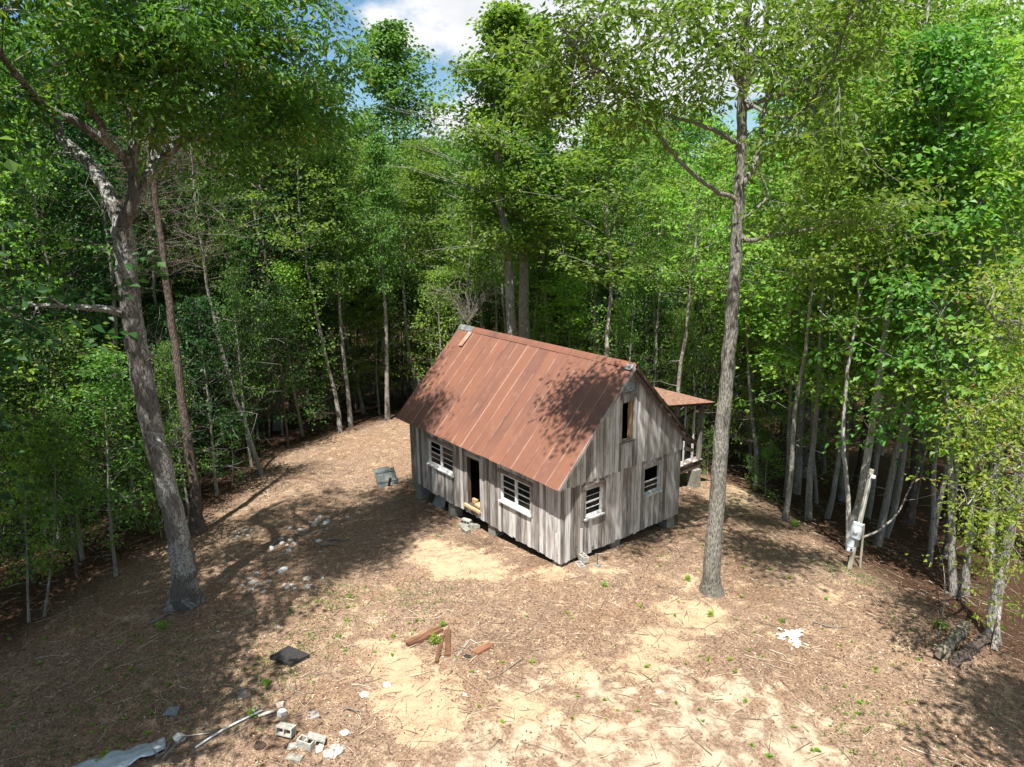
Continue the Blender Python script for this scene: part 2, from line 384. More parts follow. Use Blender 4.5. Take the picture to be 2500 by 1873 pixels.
def wiggle_line(rng, p0, d0, length, n, up=0.0, wig=.12):
    P = [np.array(p0, float)]; d = np.array(d0, float); d /= np.linalg.norm(d)
    for _ in range(n):
        d = d+rng.normal(0, wig, 3)+np.array([0,0,up]); d /= np.linalg.norm(d)
        P.append(P[-1]+d*length/n)
    return np.array(P)
def spray(rng, A, per, spread, flat, droop, outward=None):
    """leaf positions and axes around anchors A"""
    n = len(A)*per
    C_ = np.repeat(A, per, axis=0)
    off = rng.normal(0, 1, (n,3))*np.array([spread, spread, spread*flat])
    D = off/(np.linalg.norm(off, axis=1)[:, None]+1e-6)*.8+rng.normal(0, .45, (n,3)); D[:, 2] = D[:, 2]*.6-droop
    return C_+off, D

# ------------------------------------------------------------------ ground
SAND = [(1000,1215,1.5,1),(930,1190,1.2,.9),(1060,1240,1.2,.7),(900,1500,1.3,.9),(860,1440,1.0,.9),(820,1400,.9,.7),(930,1560,1.2,.8),(1190,1240,.9,.7),(1310,1230,.8,.6),(1500,1330,1.3,.9),
    (1430,1390,1.2,.8),(1380,1440,1.0,.7),(1240,1450,1.0,.7),(1130,1540,1.4,.7),(1300,1580,1.4,.6),(1570,1080,1.2,1),(1600,1060,1.0,.9),(1490,1260,1.0,.5),(1800,1290,.9,.6),
    (770,1330,1.2,.5),(420,1600,1.0,.3),(300,1330,.9,.5),(900,930,1.6,.35),(760,960,1.6,.3),(1640,1340,1.2,.35),(1880,1250,1.0,.4),(1130,1330,1.2,.35)]
PALE = [(1150,1480,1.0,.7),(1300,1490,1.2,.8),(1500,1560,1.5,.9),(1700,1600,1.6,.9),(1300,1620,1.6,.8),(1050,1640,1.6,.8),(1600,1500,1.2,.7),(1450,1480,1.0,.7),(850,1640,1.3,.5),(1560,1640,1.5,.8),(1180,1600,1.1,.7),(1690,1380,.6,.3),(1420,1630,1.4,.9)]
def axis_grid(lo, hi, step, far, grow=1.16):
    a = list(np.arange(lo, hi+1e-6, step)); s = step
    x = hi
    while x < far: s *= grow; x += s; a.append(x)
    s = step; x = lo; b = []
    while x > -far: s *= grow; x -= s; b.append(x)
    return np.array(b[::-1]+a)
gx = axis_grid(-22, 17, .14, 420); gy = axis_grid(-19, 14, .14, 420)
X, Y = np.meshgrid(gx, gy, indexing='ij')
Z = hz(X, Y)
rngG = np.random.default_rng(5)
CLEAR = [(-4,-24),(-7.5,-14.2),(-10.8,-11),(-12.5,-8),(-16,-4.5),(-20.2,-1.5),(-21.8,6.9),(-18,13),(-9,14),(-1,12.6),(3.3,9.6),(6,8.2),(8.8,7.6),(10.4,6.2),(13.5,4.2),(17,2),(26,-8),(24,-32),(0,-34)]
CP = np.array(CLEAR, float)
def clear_dist(x, y):
    """signed distance to the edge of the clearing, positive outside"""
    x = np.asarray(x, float); y = np.asarray(y, float)
    dmin = np.full(x.shape, 1e9); inside = np.zeros(x.shape, bool)
    n = len(CP)
    for i in range(n):
        ax, ay = CP[i]; bx, by = CP[(i+1) % n]
        t = np.clip(((x-ax)*(bx-ax)+(y-ay)*(by-ay))/((bx-ax)**2+(by-ay)**2), 0, 1)
        dmin = np.minimum(dmin, np.hypot(x-ax-t*(bx-ax), y-ay-t*(by-ay)))
        c = ((ay > y) != (by > y))
        xi = (bx-ax)*(y-ay)/((by-ay)+1e-12)+ax
        inside ^= (c & (x < xi))
    return np.where(inside, -dmin, dmin)
CD = clear_dist(X, Y)
def blobs(X, Y, L_):
    v = np.zeros(X.shape)
    for px, py, r_, a_ in L_:
        p = G(px, py); v = np.maximum(v, a_*np.exp(-((X-p[0])**2+(Y-p[1])**2)/(r_*r_)))
    return v
sandv = np.maximum(blobs(X, Y, SAND), .32*(CD < 0)); palev = blobs(X, Y, PALE)
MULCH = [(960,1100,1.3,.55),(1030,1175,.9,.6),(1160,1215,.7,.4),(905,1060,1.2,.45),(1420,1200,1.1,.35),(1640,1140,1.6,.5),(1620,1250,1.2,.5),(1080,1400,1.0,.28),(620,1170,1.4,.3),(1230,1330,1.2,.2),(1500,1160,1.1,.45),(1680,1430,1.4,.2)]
woods = np.maximum(np.clip(CD/2.0+.4, 0, 1), blobs(X, Y, MULCH))  # mask: woods floor with shade put into its colour, plus real mulch patches
near = (np.abs(X) < 24) & (np.abs(Y) < 22)
rough = np.array([0.0])
Zr = Z.copy()
idx = np.argwhere(near)
for i, j in idx[::1]:
    pass
nz = (np.sin(X*5.1+np.sin(Y*3.3)*1.7)*np.sin(Y*4.7+np.sin(X*2.9)*1.9))*.012+(np.sin(X*11.3+np.sin(Y*7.9)*2)*np.sin(Y*12.7+np.sin(X*9.1)*2))*.008
Zr = Z+np.where(near, nz+rngG.normal(0, .007, Z.shape), 0)
nx, ny = X.shape
V = np.stack([X, Y, Zr], axis=2).reshape(-1, 3)
ii = np.arange(nx-1)[:, None]*ny; jj = np.arange(ny-1)[None, :]
F = np.stack([ii+jj, ii+ny+jj, ii+ny+jj+1, ii+jj+1], axis=2).reshape(-1, 4)
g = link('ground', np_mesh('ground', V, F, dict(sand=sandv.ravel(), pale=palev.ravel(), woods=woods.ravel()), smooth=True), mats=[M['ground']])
tag(g, kind='structure')

# leaf litter and twigs (nobody could count them)
def scatter_pts(rng, n, pad_w=9):
    x = rng.uniform(-26, 17, n*2); y = rng.uniform(-20, 20, n*2)
    c = clear_dist(x, y)
    rel = np.stack([x-CAM[0], y-CAM[1]], 1); dist = np.hypot(rel[:, 0], rel[:, 1])
    keep = (c < pad_w) & ~((x > -9.0) & (x < -.1) & (y > .1) & (y < 5.7))
    fwd = rel@FW[:2]; side = rel@RT[:2]
    keep &= (fwd > 4) & (np.abs(side) < fwd*.95+6)
    pr = np.clip(22/dist, .25, 1.3); keep &= rng.uniform(0, 1.3, len(x)) < pr
    return x[keep][:n], y[keep][:n]
rng = np.random.default_rng(11)
x, y = scatter_pts(rng, 190000)
s_ = np.zeros(len(x))
sP = [(G(a, b), r_, q) for a, b, r_, q in SAND+PALE]
for p, r_, q in sP: s_ = np.maximum(s_, q*np.exp(-((x-p[0])**2+(y-p[1])**2)/(r_*r_)))
patch = np.sin(x*1.3+np.sin(y*.9)*2)*np.sin(y*1.1+np.sin(x*.7)*2)
keep = rng.uniform(0, 1, len(x)) > np.clip(s_*1.15+.12+patch*.35, 0, .93)
x, y = x[keep], y[keep]
P = np.stack([x, y, hz(x, y)+rng.uniform(.004, .03, len(x))], 1)
D = rng.normal(0, 1, P.shape); D[:, 2] *= .22
V, F = leaves(P, D, .062, .42, rng, upj=.35, fold=.1)
vv = np.repeat(np.clip(rng.beta(2.0, 2.6, len(P))+np.where(clear_dist(x, y) > .3, -.33, np.where(clear_dist(x, y) > -1, -.1, .03)), 0, 1), 4)  # litter under the trees coloured darker to imitate canopy shade
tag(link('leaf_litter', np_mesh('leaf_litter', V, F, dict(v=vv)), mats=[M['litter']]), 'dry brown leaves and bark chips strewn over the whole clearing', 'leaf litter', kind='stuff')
x, y = scatter_pts(rng, 8500, 6)
pol = []
for a, b in zip(x, y):
    L_ = rng.gamma(2.0, .15)+.10; an = rng.uniform(0, 6.28)
    p0 = np.array([a, b, 0]); P_ = wiggle_line(rng, p0, (math.cos(an), math.sin(an), 0), L_, 3, 0, .18)
    P_[:, 2] = hz(P_[:, 0], P_[:, 1])+.012+rng.uniform(0, .03)
    r0 = rng.uniform(.004, .011)
    pol.append((P_, np.array([r0, r0*.9, r0*.7, r0*.35])))
V, F = tubes(pol, 3)
tag(link('twig_litter', np_mesh('twig_litter', V, F, dict(v=np.repeat(rng.uniform(0, 1, len(pol)), 12))), mats=[M['twig']]), 'thin dry twigs scattered over the bare soil', 'twigs', kind='stuff')
# low green sprouts of grass on the shaded left side
n = 900
gpx = [(700,1330,1.6),(640,1400,1.2),(250,1500,2.2),(350,1440,2.0),(120,1590,2.0),(560,1480,1.2),(900,1290,1.0),(1900,1560,1.6),(1830,1240,.8),(720,1290,1.0)]
A = []
for _ in range(n):
    a, b, r_ = gpx[rng.integers(len(gpx))]
    p = G(a, b); q = p[:2]+rng.normal(0, r_*.6, 2); A.append((q[0], q[1], float(hz(q[0], q[1]))+.01))
A = np.array(A); P, D = spray(rng, A, 5, .05, .2, -.3)
P[:, 2] = hz(P[:, 0], P[:, 1])+.01
D[:, 2] = np.abs(D[:, 2])+.3
V, F = leaves(P, D, .055, .5, rng)
tag(link('grass', np_mesh('grass', V, F, dict(v=np.repeat(rng.uniform(0, .9, len(P)), 4))), mats=[LEAF['mid']]), 'sparse green grass and sprouts in the thin soil', 'grass', kind='stuff')

# ------------------------------------------------------------------ the house
HL, HW = 9.126, 5.796
OE, ZE, OG = .437, 2.775, .333
ZR, SL = 6.171, 1.0183
house = empty('abandoned_house', (0,0,0), 'weathered grey board cabin with rusty tin roof standing on block piers', 'house')
hr = random.Random(3)
def roof_z(y): return ZE+(min(y, HW-y)+OE)*SL
def wall_pt(wall, u, z, proud):
    if wall == 'front': return (-u, -proud, z)
    if wall == 'gable': return (proud, u, z)
    if wall == 'back': return (-u, HW+proud, z)
    return (-HL-proud, u, z)
def board(parent, wall, u0, u1, z0, zt0, zt1, mat, proud=.0, th=.024, tilt=0, name='board'):
    """one vertical board of the wall; tops may slope"""
    c = wall_pt(wall, (u0+u1)/2, z0, proud)
    pts = []
    for pr in (proud, proud+th):
        for (u, z) in ((u0, z0+hr.uniform(-.012,.012)), (u1, z0+hr.uniform(-.012,.012)), (u1+tilt, zt1), (u0+tilt, zt0)):
            q = wall_pt(wall, u, z, pr); pts.append((q[0]-c[0], q[1]-c[1], q[2]-c[2]))
    me = py_mesh(name, pts, [(0,1,2,3),(7,6,5,4),(0,4,5,1),(1,5,6,2),(2,6,7,3),(3,7,4,0)])
    bm = bmesh.new(); bm.from_mesh(me); bmesh.ops.recalc_face_normals(bm, faces=bm.faces[:]); bm.to_mesh(me); bm.free()
    return link(name, me, parent, c, [mat])
def edges(lo, hi, fixed, wmin=.115, wmax=.20):
    fx = sorted([lo, hi]+fixed); E_ = [lo]
    for a, b in zip(fx, fx[1:]):
        n_ = max(1, round((b-a)/hr.uniform(wmin+.02, wmax-.02)))
        ws = [hr.uniform(.75, 1.3) for _ in range(n_)]; s = sum(ws); x_ = a
        for w_ in ws: x_ += w_/s*(b-a); E_.append(x_)
    return E_
def clad(parent, wall, lo, hi, z0, top, holes, mats, proud=0, bottom_jit=.035):
    E_ = edges(lo, hi, [h_[0] for h_ in holes]+[h_[1] for h_ in holes])
    for a, b in zip(E_, E_[1:]):
        c = (a+b)/2; gap = hr.choice([.003,.004,.005,.007,.011])
        segs = [(z0+hr.uniform(-bottom_jit, bottom_jit), None)]
        hs = sorted([h_ for h_ in holes if h_[0]-1e-3 <= c <= h_[1]+1e-3], key=lambda h_: h_[2])
        out_ = []; cur = segs[0][0]
        for h_ in hs:
            if h_[2] > cur+.05: out_.append((cur, h_[2], h_[2]))
            cur = h_[3]
        ta, tb = top(a+gap), top(b-gap)
        if min(ta, tb) > cur+.03: out_.append((cur, ta, tb))
        pr = proud+hr.choice([0,.002,.006,.010,.016])
        for zb, t0, t1 in out_:
            board(parent, wall, a+gap, b-gap, zb, t0, t1, hr.choice(mats), pr)
# inner lining behind the boards: one sheet per wall with its openings
def lining(name, wall, lo, hi, z0, prof, holes, inset=.012, th=.10, mat=None):
    """wall core: cells of a grid that are not openings, real thickness"""
    us = sorted(set([lo, hi]+[h_[0] for h_ in holes]+[h_[1] for h_ in holes]+([HW/2] if wall in ('gable','end') else [])))
    zs = sorted(set([z0]+[h_[2] for h_ in holes]+[h_[3] for h_ in holes]+[2.55]))
    bm = bmesh.new()
    for a, b in zip(us, us[1:]):
        col_z = [z for z in zs if z < min(prof(a), prof(b))-.02]
        cells = [(p_, q_, q_) for p_, q_ in zip(col_z, col_z[1:])]+[(col_z[-1], prof(a), prof(b))]
        for zb, ta, tb in cells:
            uc = (a+b)/2; zc = (zb+min(ta, tb))/2
            if any(h_[0] < uc < h_[1] and h_[2] < zc < h_[3] for h_ in holes): continue
            vs = [bm.verts.new(wall_pt(wall, u, z, -inset)) for u, z in ((a, zb), (b, zb), (b, tb), (a, ta))]
            bm.faces.new(vs)
    bmesh.ops.remove_doubles(bm, verts=bm.verts[:], dist=1e-4)
    r_ = bmesh.ops.extrude_face_region(bm, geom=bm.faces[:])
    off = Vector(wall_pt(wall, 0, 0, -th-inset))-Vector(wall_pt(wall, 0, 0, -inset))
    bmesh.ops.translate(bm, verts=[v for v in r_['geom'] if isinstance(v, bmesh.types.BMVert)], vec=off)
    bmesh.ops.recalc_face_normals(bm, faces=bm.faces[:])
    me = bpy.data.meshes.new(name); bm.to_mesh(me); bm.free()
    return link(name, me, house, None, [mat or M['darkw']])
WIN_F = [(1.456, 3.074, 1.214, 2.242), (6.001, 7.740, 1.214, 2.242)]
DOOR = (4.29, 5.096, .36, 2.26)
WIN_G = [(1.017, 1.825, 1.292, 2.308), (3.838, 4.710, 1.292, 2.308)]
UPW = (2.619, 3.16, 3.536, 4.898); VENT = (2.66, 3.25, 5.20, 5.56)
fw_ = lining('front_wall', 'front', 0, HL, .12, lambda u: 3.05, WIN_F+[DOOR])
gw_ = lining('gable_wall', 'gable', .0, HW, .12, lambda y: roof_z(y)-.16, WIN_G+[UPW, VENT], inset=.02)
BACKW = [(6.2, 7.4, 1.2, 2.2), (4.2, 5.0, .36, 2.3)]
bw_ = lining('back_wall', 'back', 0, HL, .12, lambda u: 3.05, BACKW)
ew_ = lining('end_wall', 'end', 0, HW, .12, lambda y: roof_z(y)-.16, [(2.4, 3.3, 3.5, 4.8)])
clad(fw_, 'front', 0, HL, .02, lambda u: 3.14, WIN_F+[DOOR], [M['wall']]*3+[M['wallb']])
clad(bw_, 'back', 0, HL, .0, lambda u: 3.14, BACKW, [M['wall'], M['wallb']])
clad(gw_, 'gable', -.02, HW+.02, .02, lambda y: 2.62, WIN_G, [M['wall']]*2+[M['wallb']])
clad(gw_, 'gable', .0, HW, 2.56, lambda y: roof_z(y)-.09, [UPW, VENT], [M['wall']]*2+[M['wallb']], proud=.034, bottom_jit=.035)
clad(ew_, 'end', 0, HW, .02, lambda y: roof_z(y)-.09, [(2.4, 3.3, 3.5, 4.8)], [M['wall'], M['wallb']])
# loose and odd boards on the gable wall
b_ = board(gw_, 'gable', 1.30, 1.42, .22, .98, 1.00, M['wall'], .06, .02, tilt=-.10); b_['label'] = 'loose board hanging askew under the window'
board(gw_, 'gable', .80, .90, .12, 1.02, 1.0, M['wall'], .045, .02)
board(fw_, 'front', .10, .22, .03, 1.05, 1.02, M['wall'], .035, .02)
board(gw_, 'gable', -.035, .07, .02, 2.5, 2.5, M['wallb'], .028, .022)
# window in a wall > frame is the casing; sashes, muntins, panes and sill are its parts
def rbox(parent, wall, u0, u1, z0, z1, p0, p1, mat, name, base):
    A_ = np.array(wall_pt(wall, u0, z0, p0)); B_ = np.array(wall_pt(wall, u1, z1, p1))
    lo, hi = np.minimum(A_, B_), np.maximum(A_, B_)
    o = box(name, lo-base, hi-base, mat, parent); return o
def frame_mesh(name, wall, u0, u1, z0, z1, t, p0, p1, base, mat, parent, mids=()):
    us = [u0, u0+t]+[c for m_ in mids for c in (m_-t*.6, m_+t*.6)]+[u1-t, u1]; zs = [z0, z0+t, z1-t, z1]
    bm = bmesh.new()
    solid = set([0]+[2+2*i for i in range(len(mids))]+[len(us)-2])
    for i in range(len(us)-1):
        for j in range(3):
            if j == 1 and i not in solid: continue
            vs = [bm.verts.new(Vector(wall_pt(wall, u, z, p1))-Vector(base)) for u, z in ((us[i], zs[j]), (us[i+1], zs[j]), (us[i+1], zs[j+1]), (us[i], zs[j+1]))]
            bm.faces.new(vs)
    bmesh.ops.remove_doubles(bm, verts=bm.verts[:], dist=1e-4)
    r_ = bmesh.ops.extrude_face_region(bm, geom=bm.faces[:])
    off = Vector(wall_pt(wall, 0, 0, p0))-Vector(wall_pt(wall, 0, 0, p1))
    bmesh.ops.translate(bm, verts=[v for v in r_['geom'] if isinstance(v, bmesh.types.BMVert)], vec=off)
    bmesh.ops.recalc_face_normals(bm, faces=bm.faces[:])
    me = bpy.data.meshes.new(name); bm.to_mesh(me); bm.free()
    return link(name, me, parent, None, [mat])
def window(wall, h_, cols, rows, paint, label, missing=(), top_open=False, sillmat=None, head=True):
    u0, u1, z0, z1 = h_
    base = np.array(wall_pt(wall, u0, z0, 0))
    mids = [u0+(u1-u0)*(i+1)/cols for i in range(cols-1)]
    zt = z1 if not top_open else z0+(z1-z0)*.52
    wn = frame_mesh('window', wall, u0, u1, z0, z1, .045, -.09, .018, base, paint if not top_open else M['greyp'], house, mids)
    wn.location = tuple(base); wn['label'] = label
    sw = (u1-u0)/cols
    for c in range(cols):
        a, b = u0+c*sw+(.05 if c == 0 else .033), u0+(c+1)*sw-(.05 if c == cols-1 else .033)
        frame_mesh('sash', wall, a, b, z0+.047, zt-.047, .038, -.055, -.015+.005*c, base, paint, wn)
        rr = rows if not top_open else rows//2
        zz0, zz1 = z0+.085, zt-.085
        for r_ in range(1, rr):
            z = zz0+(zz1-zz0)*r_/rr; t = .022 if (rows == 4 and r_ == 2 and not top_open) else .011
            rbox(wn, wall, a+.038, b-.038, z-t, z+t, -.052, -.020 if t < .02 else -.010, paint, 'muntin', base)
        for r_ in range(rr):
            if (c, r_) in missing: continue
            rbox(wn, wall, a+.038, b-.038, zz0+(zz1-zz0)*r_/rr+.012, zz0+(zz1-zz0)*(r_+1)/rr-.012, -.040, -.036, M['glass'], 'pane', base)
    rbox(wn, wall, u0-.06, u1+.06, z0-.055, z0-.002, -.02, .11, sillmat or paint, 'sill', base)
    rbox(wn, wall, u0-.11, u0-.003, z0-.05, z1+.0, .014, .046, M['trim'], 'casing', base)
    rbox(wn, wall, u1+.003, u1+.11, z0-.05, z1+.0, .014, .046, M['wallb'], 'casing', base)
    rbox(wn, wall, u0-.12, u1+.12, z1+.003, z1+.12, .014, .062, M['trim'], 'casing', base)
    return wn
window('front', WIN_F[0], 2, 4, M['white'], 'white double window nearest the house corner with a bright sill')
window('front', WIN_F[1], 2, 4, M['white'], 'white double window at the far end with a missing pane', missing=((1,3),(1,2)))
window('gable', WIN_G[0], 1, 4, M['greyp'], 'narrow greyed window of four panes in the gable wall', sillmat=M['greyp'])
window('gable', WIN_G[1], 1, 4, M['greyp'], 'gable window with its upper sash gone', top_open=True, sillmat=M['greyp'])
# upper opening
ub = np.array(wall_pt('gable', UPW[0], UPW[2], 0))
uo = frame_mesh('loft_opening', 'gable', UPW[0], UPW[1], UPW[2], UPW[3], .03, -.11, .045, ub, M['trim'], house); uo.location = tuple(ub); uo['label'] = 'tall open loft window without a sash'
rbox(uo, 'gable', UPW[1]-.08, UPW[1]-.031, UPW[2]+.03, UPW[3]-.03, -.12, .02, M['bare'], 'jamb', ub)
rbox(uo, 'gable', UPW[0]-.05, UPW[1]+.05, UPW[2]-.05, UPW[2]-.002, -.02, .10, M['trim'], 'sill', ub)
rbox(uo, 'gable', UPW[0]-.14, UPW[0]-.003, UPW[2], UPW[3]+.1, .05, .075, M['wall'], 'casing', ub)
rbox(uo, 'gable', UPW[1]+.003, UPW[1]+.13, UPW[2], UPW[3]+.1, .05, .075, M['wall'], 'casing', ub)
vb = np.array(wall_pt('gable', VENT[0], VENT[2], 0))
vo = frame_mesh('gable_vent', 'gable', VENT[0]-.05, VENT[1]+.05, VENT[2]-.05, VENT[3]+.05, .06, -.09, .085, vb, M['trim'], house); vo.location = tuple(vb)
for i in range(6):
    z = VENT[2]+.03+i*.055
    s = rbox(vo, 'gable', VENT[0]+.012, VENT[1]-.012, 0, .012, -.03, .05, M['greyp'], 'slat', np.array(wall_pt('gable', VENT[0], 0, 0)))
    s.location = tuple(np.array(wall_pt('gable', VENT[0]+.012, z, -.02))-vb); s.rotation_euler = (0, R(38), 0)
# horizontal drip trim along the gable joint
# door opening
db = np.array(wall_pt('front', DOOR[0], DOOR[2], 0))
do = frame_mesh('doorway', 'front', DOOR[0], DOOR[1], DOOR[2], DOOR[3], .035, -.11, .03, db, M['darkw'], house); do.location = tuple(db); do['label'] = 'dark open doorway without a door'
rbox(do, 'front', DOOR[0]-.02, DOOR[1]+.16, DOOR[2]-.09, DOOR[2]-.002, -.12, .12, M['bare'], 'threshold', db)
rbox(do, 'front', DOOR[0]+.05, DOOR[0]+.45, DOOR[2]+.04, DOOR[2]+.11, -.28, -.02, M['bare'], 'broken_board', db)
rbox(do, 'front', DOOR[1]-.32, DOOR[1]-.06, DOOR[2]+.04, DOOR[2]+.20, -.22, -.12, M['bare'], 'broken_board', db)
rbox(do, 'front', DOOR[0]-.10, DOOR[0]-.003, .40, DOOR[3]+.04, .014, .044, M['wall'], 'casing', db)
rbox(do, 'front', DOOR[1]+.003, DOOR[1]+.10, .40, DOOR[3]+.04, .014, .044, M['wall'], 'casing', db)
rbox(do, 'front', DOOR[0]-.11, DOOR[1]+.11, DOOR[3]+.043, DOOR[3]+.14, .014, .05, M['wallb'], 'casing', db)
# floors and frame under the house
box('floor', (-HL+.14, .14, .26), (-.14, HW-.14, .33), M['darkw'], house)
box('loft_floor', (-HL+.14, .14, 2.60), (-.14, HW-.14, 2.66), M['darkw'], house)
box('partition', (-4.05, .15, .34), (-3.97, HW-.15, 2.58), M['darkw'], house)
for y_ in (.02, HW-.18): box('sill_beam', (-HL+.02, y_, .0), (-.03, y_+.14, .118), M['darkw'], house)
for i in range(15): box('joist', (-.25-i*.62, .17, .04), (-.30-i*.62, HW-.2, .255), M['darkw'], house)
# piers of concrete blocks
def block_mesh(name, w_=.40, d_=.20, h_=.20, cells=2, shell=.032, web=.03):
    xs = [-w_/2]; cw = (w_-web*(cells+1))/cells
    for i in range(cells): xs += [xs[-1]+web, xs[-1]+web+cw]
    xs.append(w_/2); ys = [-d_/2, -d_/2+shell, d_/2-shell, d_/2]
    bm = bmesh.new()
    for i in range(len(xs)-1):
        for j in range(3):
            if j == 1 and i % 2 == 1: continue
            bm.faces.new([bm.verts.new((x_, y_, 0)) for x_, y_ in ((xs[i],ys[j]),(xs[i+1],ys[j]),(xs[i+1],ys[j+1]),(xs[i],ys[j+1]))])
    bmesh.ops.remove_doubles(bm, verts=bm.verts[:], dist=1e-5)
    r_ = bmesh.ops.extrude_face_region(bm, geom=bm.faces[:])
    bmesh.ops.translate(bm, verts=[v for v in r_['geom'] if isinstance(v, bmesh.types.BMVert)], vec=(0,0,h_))
    bmesh.ops.recalc_face_normals(bm, faces=bm.faces[:])
    me = bpy.data.meshes.new(name); bm.to_mesh(me); bm.free(); return me
BLK = block_mesh('concrete_block'); BLK.materials.append(M['block'])
BLK3 = block_mesh('concrete_block_three', cells=3); BLK3.materials.append(M['block'])
BLKG = box_mesh('pier_block', (-.2,-.1,0), (.2,.1,.195)); BLKG.materials.append(M['blockg'])
def inst(name, me, loc, rot=(0,0,0), parent=None, scale=None):
    o = bpy.data.objects.new(name, me); COL.objects.link(o); o.location = tuple(map(float, loc)); o.rotation_euler = rot
    if parent is not None: o.parent = parent
    if scale is not None: o.scale = scale if hasattr(scale, '__len__') else (scale,)*3
    return o
def pier(x_, y_, top, wide=2):
    gz = float(hz(x_, y_))-.10
    p = box('pier', (x_-.21, y_-.21, gz-.25), (x_+.21, y_+.21, gz), M['blockg'], house)
    k = 0; z = gz
    while z < top-.02:
        h_ = min(.195, top-z)
        for s in (-1, 1):
            if k % 2 == 0: o = inst('block', BLKG, (0,0,0), (0,0,0), p)
            else: o = inst('block', BLKG, (0,0,0), (0,0,math.pi/2), p)
            dx, dy = (0, s*.102) if k % 2 == 0 else (s*.102, 0)
            o.location = (.21+dx, .21+dy, z-(gz-.25)+.002); o.scale = (1, 1, (h_-.006)/.195)
        z += .197; k += 1
for x_, y_ in ((-.25,.25),(-3.75,.25),(-6.35,.25),(-8.85,.25),(-.25,2.6),(-.25,5.5),(-3.0,5.5),(-6.2,5.5),(-8.85,5.5)): pier(x_, y_, -.005)
# roof
TH = .05
def slope_pt(x_, s, lift, side):
    """s metres up the slope from the eave; side -1 front, +1 back"""
    a = math.atan(SL); y_ = -OE+s*math.cos(a); z = ZE+s*math.sin(a)
    y_ -= lift*math.sin(a); z += lift*math.cos(a)
    if side > 0: y_ = HW-y_
    return Vector((x_, y_, z))
SLEN = (HW/2+OE)/math.cos(math.atan(SL))
def deck(side):
    pts = []
    for lift in (-.07, -.012):
        for x_, s in ((OG-.02, .03), (-HL-.33, .03), (-HL-.33, SLEN-.004), (OG-.02, SLEN-.004)): pts.append(slope_pt(x_, s, lift, side))
    me = py_mesh('roof', pts, BOXF); bm = bmesh.new(); bm.from_mesh(me); bmesh.ops.recalc_face_normals(bm, faces=bm.faces[:]); bm.to_mesh(me); bm.free()
    return link('roof', me, house, None, [M['darkw']])
NP = 17; PW = (OG+.01+HL+.346)/NP
for side in (-1, 1):
    dk = deck(side); dk['label'] = 'rusty sheet metal roof slope facing the clearing' if side < 0 else 'rear roof slope hidden behind the ridge'
    for i in range(NP):
        x0 = OG-i*PW; w0 = PW
        prof = [(0, .0), (w0-.026, .0), (w0-.023, .020), (w0-.008, .020), (w0-.001, .0)]
        vs, fs, mi = [], [], []
        ns = 7; lift_e = hr.uniform(0, .006)
        for k in range(ns):
            s = SLEN*k/(ns-1)*(1 if k else 1)-(0 if k else hr.uniform(0, .03))
            for (a, l_) in prof:
                wob = .004*math.sin(k*1.7+i*2.1)+lift_e
                vs.append(slope_pt(x0-a, s, l_+wob+(0.0005*i % .003), side))
        n5 = len(prof)
        for k in range(ns-1):
            for a in range(n5-1):
                fs.append((k*n5+a, k*n5+a+1, (k+1)*n5+a+1, (k+1)*n5+a)); mi.append(1 if a in (1,2,3) else 0)
        base = vs[0].copy(); vs = [v-base for v in vs]
        me = py_mesh('roof_panel', vs, fs); me.polygons.foreach_set('material_index', mi)
        bm = bmesh.new(); bm.from_mesh(me)
        bmesh.ops.solidify(bm, geom=bm.faces[:], thickness=.004); bmesh.ops.recalc_face_normals(bm, faces=bm.faces[:]); bm.to_mesh(me); bm.free()
        link('roof_panel', me, dk, tuple(base), [M['roof'], M['seam']])
    # verge trims
    for xe in (OG+.012, -HL-.36):
        pts = [slope_pt(xe+dx, s, l_, side) for l_ in (-.085, .012) for dx, s in ((-.012, 0), (.012, 0), (.012, SLEN), (-.012, SLEN))]
        me = py_mesh('verge_board', pts, BOXF); bm = bmesh.new(); bm.from_mesh(me); bmesh.ops.recalc_face_normals(bm, faces=bm.faces[:]); bm.to_mesh(me); bm.free()
        link('verge_board', me, dk, None, [M['trim'] if side < 0 else M['darkw']])
    # rafters under the gable overhang and along the eave
    for i in range(16):
        x_ = .20-i*.62
        pts = [slope_pt(x_+dx, s, l_, side) for l_ in (-.19, -.072) for dx, s in ((-.022, .06), (.022, .06), (.022, SLEN-.12), (-.022, SLEN-.12))]
        me = py_mesh('rafter', pts, BOXF); bm = bmesh.new(); bm.from_mesh(me); bmesh.ops.recalc_face_normals(bm, faces=bm.faces[:]); bm.to_mesh(me); bm.free()
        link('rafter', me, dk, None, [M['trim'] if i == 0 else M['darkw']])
# ridge cap in lengths
cap = None
for i in range(4):
    xa = OG+.015-i*2.95; xb = xa-2.94 if i < 3 else -HL-.37
    pts = []
    for x_ in (xa, xb):
        for side, s, l_ in ((-1, SLEN-.20, .028), (-1, SLEN-.09, .040), (-1, SLEN+.01, .046), (1, SLEN-.09, .040), (1, SLEN-.20, .028)):
            q = slope_pt(x_, s, l_+.002*i, side); 
            if s > SLEN: q = Vector((x_, HW/2, ZR+.065+.002*i))
            pts.append(q)
    fs = [(k, k+1, k+6, k+5) for k in range(4)]
    me = py_mesh('ridge_cap', pts, fs); bm = bmesh.new(); bm.from_mesh(me); bmesh.ops.solidify(bm, geom=bm.faces[:], thickness=.006); bmesh.ops.recalc_face_normals(bm, faces=bm.faces[:]); bm.to_mesh(me); bm.free()
    o = link('ridge_cap', me, house, None, [M['zinc'] if i == 3 else M['roof']])
    if i == 3: o['label'] = 'bare galvanised length of ridge cap at the far end'
